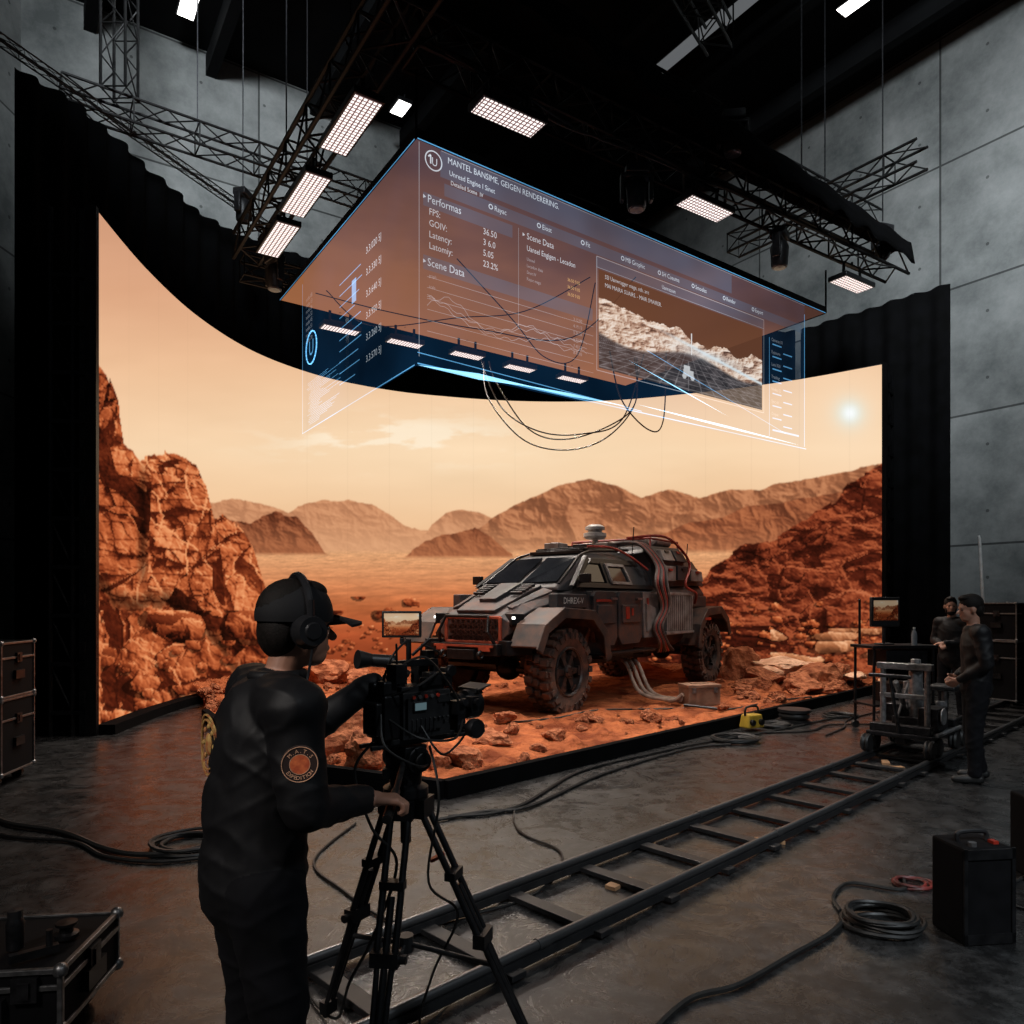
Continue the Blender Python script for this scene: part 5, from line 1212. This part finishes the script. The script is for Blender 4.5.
for txt,st,stp in(('M.A.T.S',2.4,-.3),('EXPEDITION',3.75,.21)):
    for i,ch in enumerate(txt):
        t=st+i*stp;cpos=pc+dn*.0115+xr*math.cos(t)*.0365+UP*math.sin(t)*.0365
        if stp<0: ux_=xr*math.sin(t)-UP*math.cos(t);uy_=xr*math.cos(t)+UP*math.sin(t)
        else: ux_=-xr*math.sin(t)+UP*math.cos(t);uy_=-(xr*math.cos(t)+UP*math.sin(t))
        b.text(ch,.0145,cpos-uy_*.005,ux_,uy_,'CENTER')
for rr,th_ in((.0475,.0012),(.027,.0008)):
    for i in range(32):
        t=2*pi*i/32;t2=2*pi*(i+1)/32;b.tube([pc+dn*.011+(xr*math.cos(t)+UP*math.sin(t))*rr,pc+dn*.011+(xr*math.cos(t2)+UP*math.sin(t2))*rr],th_,4,1)
part('patch_lettering',b,mat('patch_thread',(1,.55,.34),None,.8),op,smooth=None)
bc=V((-.14,.07,1.27));bn=V((-1,.12,.06)).normalized();bxr=V((0,-1,0));b=B()
for i in range(36):
    t=2*pi*i/36;t2=2*pi*(i+1)/36
    for r_ in(.09,.075): b.tube([bc+bn*(.014-.09*abs(math.cos(a_))**2*r_)+(bxr*math.cos(a_)+UP*math.sin(a_))*r_ for a_ in(t,t2)],.0035,4,1)
b.ell(bc+bn*.008,(.008,.03,.035))
for i in range(8): t=2*pi*i/8;b.ell(bc+bn*.008+(bxr*math.cos(t)+UP*math.sin(t))*.055,(.006,.009,.009),None,8,6)
part('back_emblem',b,mat('emblem_thread',(.5,.33,.1),(.35,.1,.03),.8,0,40),op,label='circular ochre emblem on the back')
person('person','person in dark jacket standing with hands held in front',(4.42,6.95,0),math.atan2(.35,-.9),
  dict(elR=(-.05,-.24,1.13),wrR=(.13,-.13,1.0),elL=(-.04,.23,1.13),wrL=(.14,.08,.98),head=(.05,0,1.645),neck=(.02,0,1.46),knL=(.04,.12,.5),anL=(.04,.13,.1),anR=(-.06,-.15,.1)),voxel=.008,hd=(.15,.12),g=1.0)
person('person','bearded person in dark clothes standing behind the dolly',(6.42,10.65,0),math.atan2(-.5,-.8),
  dict(elR=(.0,-.25,1.14),wrR=(.22,-.05,1.1),elL=(.0,.25,1.14),wrL=(.22,.02,1.12),head=(.04,0,1.655)),voxel=.008,hd=(.6,.0),beard=True,g=1.0)

# ------------------------------------------------------------------ tripod + cinema camera
tri=thing('tripod','black heavy duty camera tripod with fluid head','tripod',(-.40,2.75,0),0)
apex=V((0,0,.98))
feet=[V((.52,-.15,0.02)),V((-.36,.22,0.02)),V((-.06,-.42,0.02))]
for f in feet:
    b=B();d=f.copy();d.z=0;d.normalize();s_=V((-d.y,d.x,0));top=apex+d*.07-V((0,0,.04));mid=top.lerp(f,.5);low=top.lerp(f,.95)
    for o_ in(-.033,.033): b.rod(top+s_*o_,mid+s_*o_,.0125,n=10);b.rod(mid+s_*o_*.8,low+s_*o_*.5,.010,n=10)
    b.rod(top.lerp(f,.3),top.lerp(f,.88),.013,n=10)
    ax=[s_,d,UP];b.obox(mid,ax,(.1,.045,.05));b.obox(top,ax,(.1,.05,.07));b.obox(low,ax,(.06,.04,.05));b.rod(low,f,.018,.012);b.rod(mid+s_*.05,mid+s_*.075,.016);b.obox(top.lerp(f,.26),ax,(.09,.04,.03))
    part('leg',b,BLACK,tri,bevel=0)
part('bowl',B().lathe([(0,.9),(.04,.9),(.06,.95),(.085,.98),(.085,1.01),(.05,1.03),(0,1.03)]).rod((0,0,.8),(0,0,.92),.02),BLACK,tri)
b=B();c_=V((0,0,.42))
for f in feet: b.rod(c_,apex.lerp(f,.62),.01)
b.rod(c_-V((0,0,.03)),c_+V((0,0,.03)),.03);part('spreader',b,BLACKP,tri)
b=B().rod((0,0,1.02),(0,0,1.07),.06,n=18).box((0,0,1.12),(.1,.13,.1),(0,0,.78)).rod((.06,-.06,1.12),(-.06,.06,1.12),.05,n=18).box((0,0,1.19),(.24,.1,.03),(0,0,.78))
b.rod((.07,-.07,1.12),(.08,-.08,1.12),.035,n=16).rod((0,-.06,1.06),(.03,-.12,1.05),.012).box((-.06,.0,1.06),(.05,.05,.04));part('fluid_head',b,BLACK,tri,bevel=.004)
part('pan_handle',B().rod((0,-.06,1.11),(.01,-.30,1.068),.011).rod((.01,-.30,1.068),(.014,-.50,1.032),.016),RUBBER,tri)
part('red_ring',B().rod((.12,-.035,.76),(.125,-.036,.75),.03,n=14),REDP,tri)
cm_=thing('cinema_camera','black digital cinema camera rig with large lens and monitor','camera',(-.365,2.75,1.205),pi/4)
b=B().box((0,0,.085),(.22,.15,.17)).box((-.02,-.08,.09),(.16,.02,.12)).box((.02,.08,.1),(.18,.02,.1)).box((.0,0,.178),(.2,.1,.02)).box((0,0,-.005),(.3,.11,.02)).box((.06,-.085,.14),(.05,.02,.03)).box((-.05,-.095,.12),(.06,.008,.035))
for i in range(6): b.box((-.08+i*.02,-.092,.05),(.008,.006,.05))
for i in range(4): b.rod((.02+i*.02,-.09,.07),(.02+i*.02,-.1,.07),.006,n=8)
part('camera_body',b,BLACKP,cm_,smooth=None,bevel=.006)
for i in range(5): part('button',B().rod((-.08+i*.028,-.094,.155),(-.08+i*.028,-.1,.155),.007,n=10),STEEL if i%2 else REDP,cm_,smooth=None)
part('battery',B().box((-.145,0,.085),(.07,.12,.16)).box((-.19,0,.08),(.03,.09,.12)).box((-.15,-.03,.19),(.06,.05,.05)).box((-.15,.04,.185),(.05,.05,.04)),BLACK,cm_,smooth=None,bevel=.008)
part('camera_screen',B().box((-.05,-.1,.12),(.05,.002,.026)),emit('camera_lcd',(.25,.4,.45),.25),cm_,smooth=None,label='small dim status display')
part('lens',B().lathe([(0,.1),(.05,.1),(.052,.13),(.044,.14),(.044,.165),(.051,.17),(.051,.195),(.045,.205),(.045,.23),(.057,.24),(.06,.275),(.06,.30),(.05,.30),(.045,.285),(0,.28)],(0,0,.09),'x',32),BLACK,cm_)
b=B()
for i in range(40):
    t=2*pi*i/40;b.box((.182,math.cos(t)*.053,.09+math.sin(t)*.053),(.02,.004,.004),(t,0,0))
part('lens_gear',b,DSTEEL,cm_,smooth=None)
part('matte_box',B().box((.30,0,.158),(.07,.13,.006),(0,-.25,0)).box((.27,0,.145),(.015,.1,.02)).rod((.27,-.035,.03),(.27,-.035,-.02),.006).rod((.27,.035,.03),(.27,.035,-.02),.006),BLACKP,cm_,smooth=None,bevel=.002)
b=B()
for y in(-.035,.035): b.rod((-.22,y,-.02),(.32,y,-.02),.008)
b.rod((.17,-.05,.02),(.17,-.13,.02),.012).lathe([(0,-.13),(.035,-.13),(.038,-.15),(.035,-.165),(0,-.165)],(.17,0,.02),'y',20).box((.17,-.04,.03),(.04,.06,.07)).lathe([(.0,.0),(.03,.0),(.03,.02),(0,.02)],(.17,-.04,.06),'y',16).box((.13,-.09,.1),(.05,.04,.05)).rod((.14,-.11,.12),(.14,-.13,.12),.014).box((.22,-.08,.1),(.04,.03,.06)).rod((.22,-.1,.11),(.22,-.115,.11),.015)
part('follow_focus',b,DSTEEL,cm_)
b=B().box((.0,0,.27),(.2,.03,.025)).box((.09,0,.22),(.025,.03,.1)).box((-.07,0,.22),(.025,.03,.1)).rod((-.03,0,.27),(-.03,0,.36),.01).box((-.05,.06,.2),(.08,.05,.05)).box((.05,-.04,.21),(.06,.05,.05)).box((.06,.05,.22),(.05,.05,.07)).rod((.06,.05,.25),(.07,.05,.33),.004).rod((-.03,-.02,.3),(.03,-.05,.36),.006).box((.0,-.06,.2),(.04,.02,.04)).box((.12,0,.2),(.06,.08,.05)).box((-.12,-.05,.24),(.05,.06,.07)).rod((-.12,-.05,.27),(-.13,-.06,.35),.004).box((.06,0,.3),(.04,.04,.03)).rod((.1,-.03,.24),(.1,-.08,.24),.01).rod((.1,-.08,.24),(.1,-.1,.24),.022,n=14)
part('top_handle',b,BLACK,cm_,smooth=None,bevel=.003)
part('viewfinder',B().rod((.02,.06,.22),(-.06,.12,.27),.014).rod((-.03,.09,.27),(-.12,.12,.28),.026,.024,16).rod((-.12,.12,.28),(-.17,.13,.285),.026,.036,16),BLACKP,cm_)
for i,pts in enumerate([[(-.15,-.05,.16),(-.1,-.14,.2),(0,-.13,.24),(.05,-.06,.22)],[(-.16,-.06,.08),(-.1,-.16,.02),(.05,-.17,0),(.15,-.1,.05)],[(-.05,-.1,.05),(0,-.15,-.05),(.1,-.12,-.04),(.19,-.08,.0)],[(-.15,.0,.2),(-.12,-.02,.3),(-.05,-.02,.36)],[(.05,.05,.25),(.1,-.02,.3),(0,-.04,.34)],[(-.12,-.05,.26),(-.05,-.12,.3),(.06,-.12,.2),(.13,-.1,.12)],[(-.19,-.05,.1),(-.22,-.12,.0),(-.1,-.14,-.08),(.0,-.08,-.1)]]):
    part('rig_cable',B().tube(pts,.0045,6,6),RUBBER,cm_)
mo=thing('field_monitor','small on-camera monitor showing the desert scene','monitor',(-.415,2.74,1.62),.04)
part('housing',B().box((0,.012,0),(.148,.022,.1)).rod((0,.012,-.05),(0,.012,-.075),.008),BLACKP,mo,bevel=.004);picplane('display',.13,.082,mo,(0,-.0005,0),(0,0,0),.6,180,860,380,720)
solo('camera_cable',B().tube([(-.5,2.62,1.2),(-.56,2.6,1.1),(-.5,2.6,.9),(-.42,2.66,.75),(-.5,2.62,.5),(-.6,2.7,.3),(-.7,2.9,.05),(-.9,3.2,.012),(-1.2,3.9,.012)],.006,6,8),RUBBER,'thin black cable dropping from the camera to the floor','cable',group='camera cables')
solo('camera_cable',B().tube([(-.3,2.66,1.18),(-.26,2.6,1.0),(-.3,2.62,.7),(-.2,2.7,.55),(-.3,2.75,.3),(-.35,2.9,.02),(-.1,3.4,.012)],.005,6,8),RUBBER,'thin black cable dropping from the camera to the floor','cable',group='camera cables')

# ------------------------------------------------------------------ unseen fill lamps added to brighten walls, operator and floor
def aimed(loc,tgt,size,e,c,spread=pi):
    l=bpy.data.lights.new('wash','AREA');l.size=size;l.energy=e;l.color=c;l.spread=spread
    o=bpy.data.objects.new('added_fill_lamp',l);COL.objects.link(o);o.location=loc;o.rotation_euler=(V(tgt)-V(loc)).to_track_quat('-Z','Y').to_euler()
aimed((4,1,12.5),(11,16,9.8),2.0,500,(.86,.94,1),1.0)
aimed((-2,2,13.5),(-7,18,13),1.6,260,(.86,.94,1),.8)
aimed((-3.5,-1.5,5.5),(-.7,2.4,1.2),.8,17,(1,.92,.86),.9)  # added fill on the operator, no fixture behind it
aimed((5.5,-2.0,9),(2.8,5.0,0),1.2,80,(.84,.93,1),1.0)
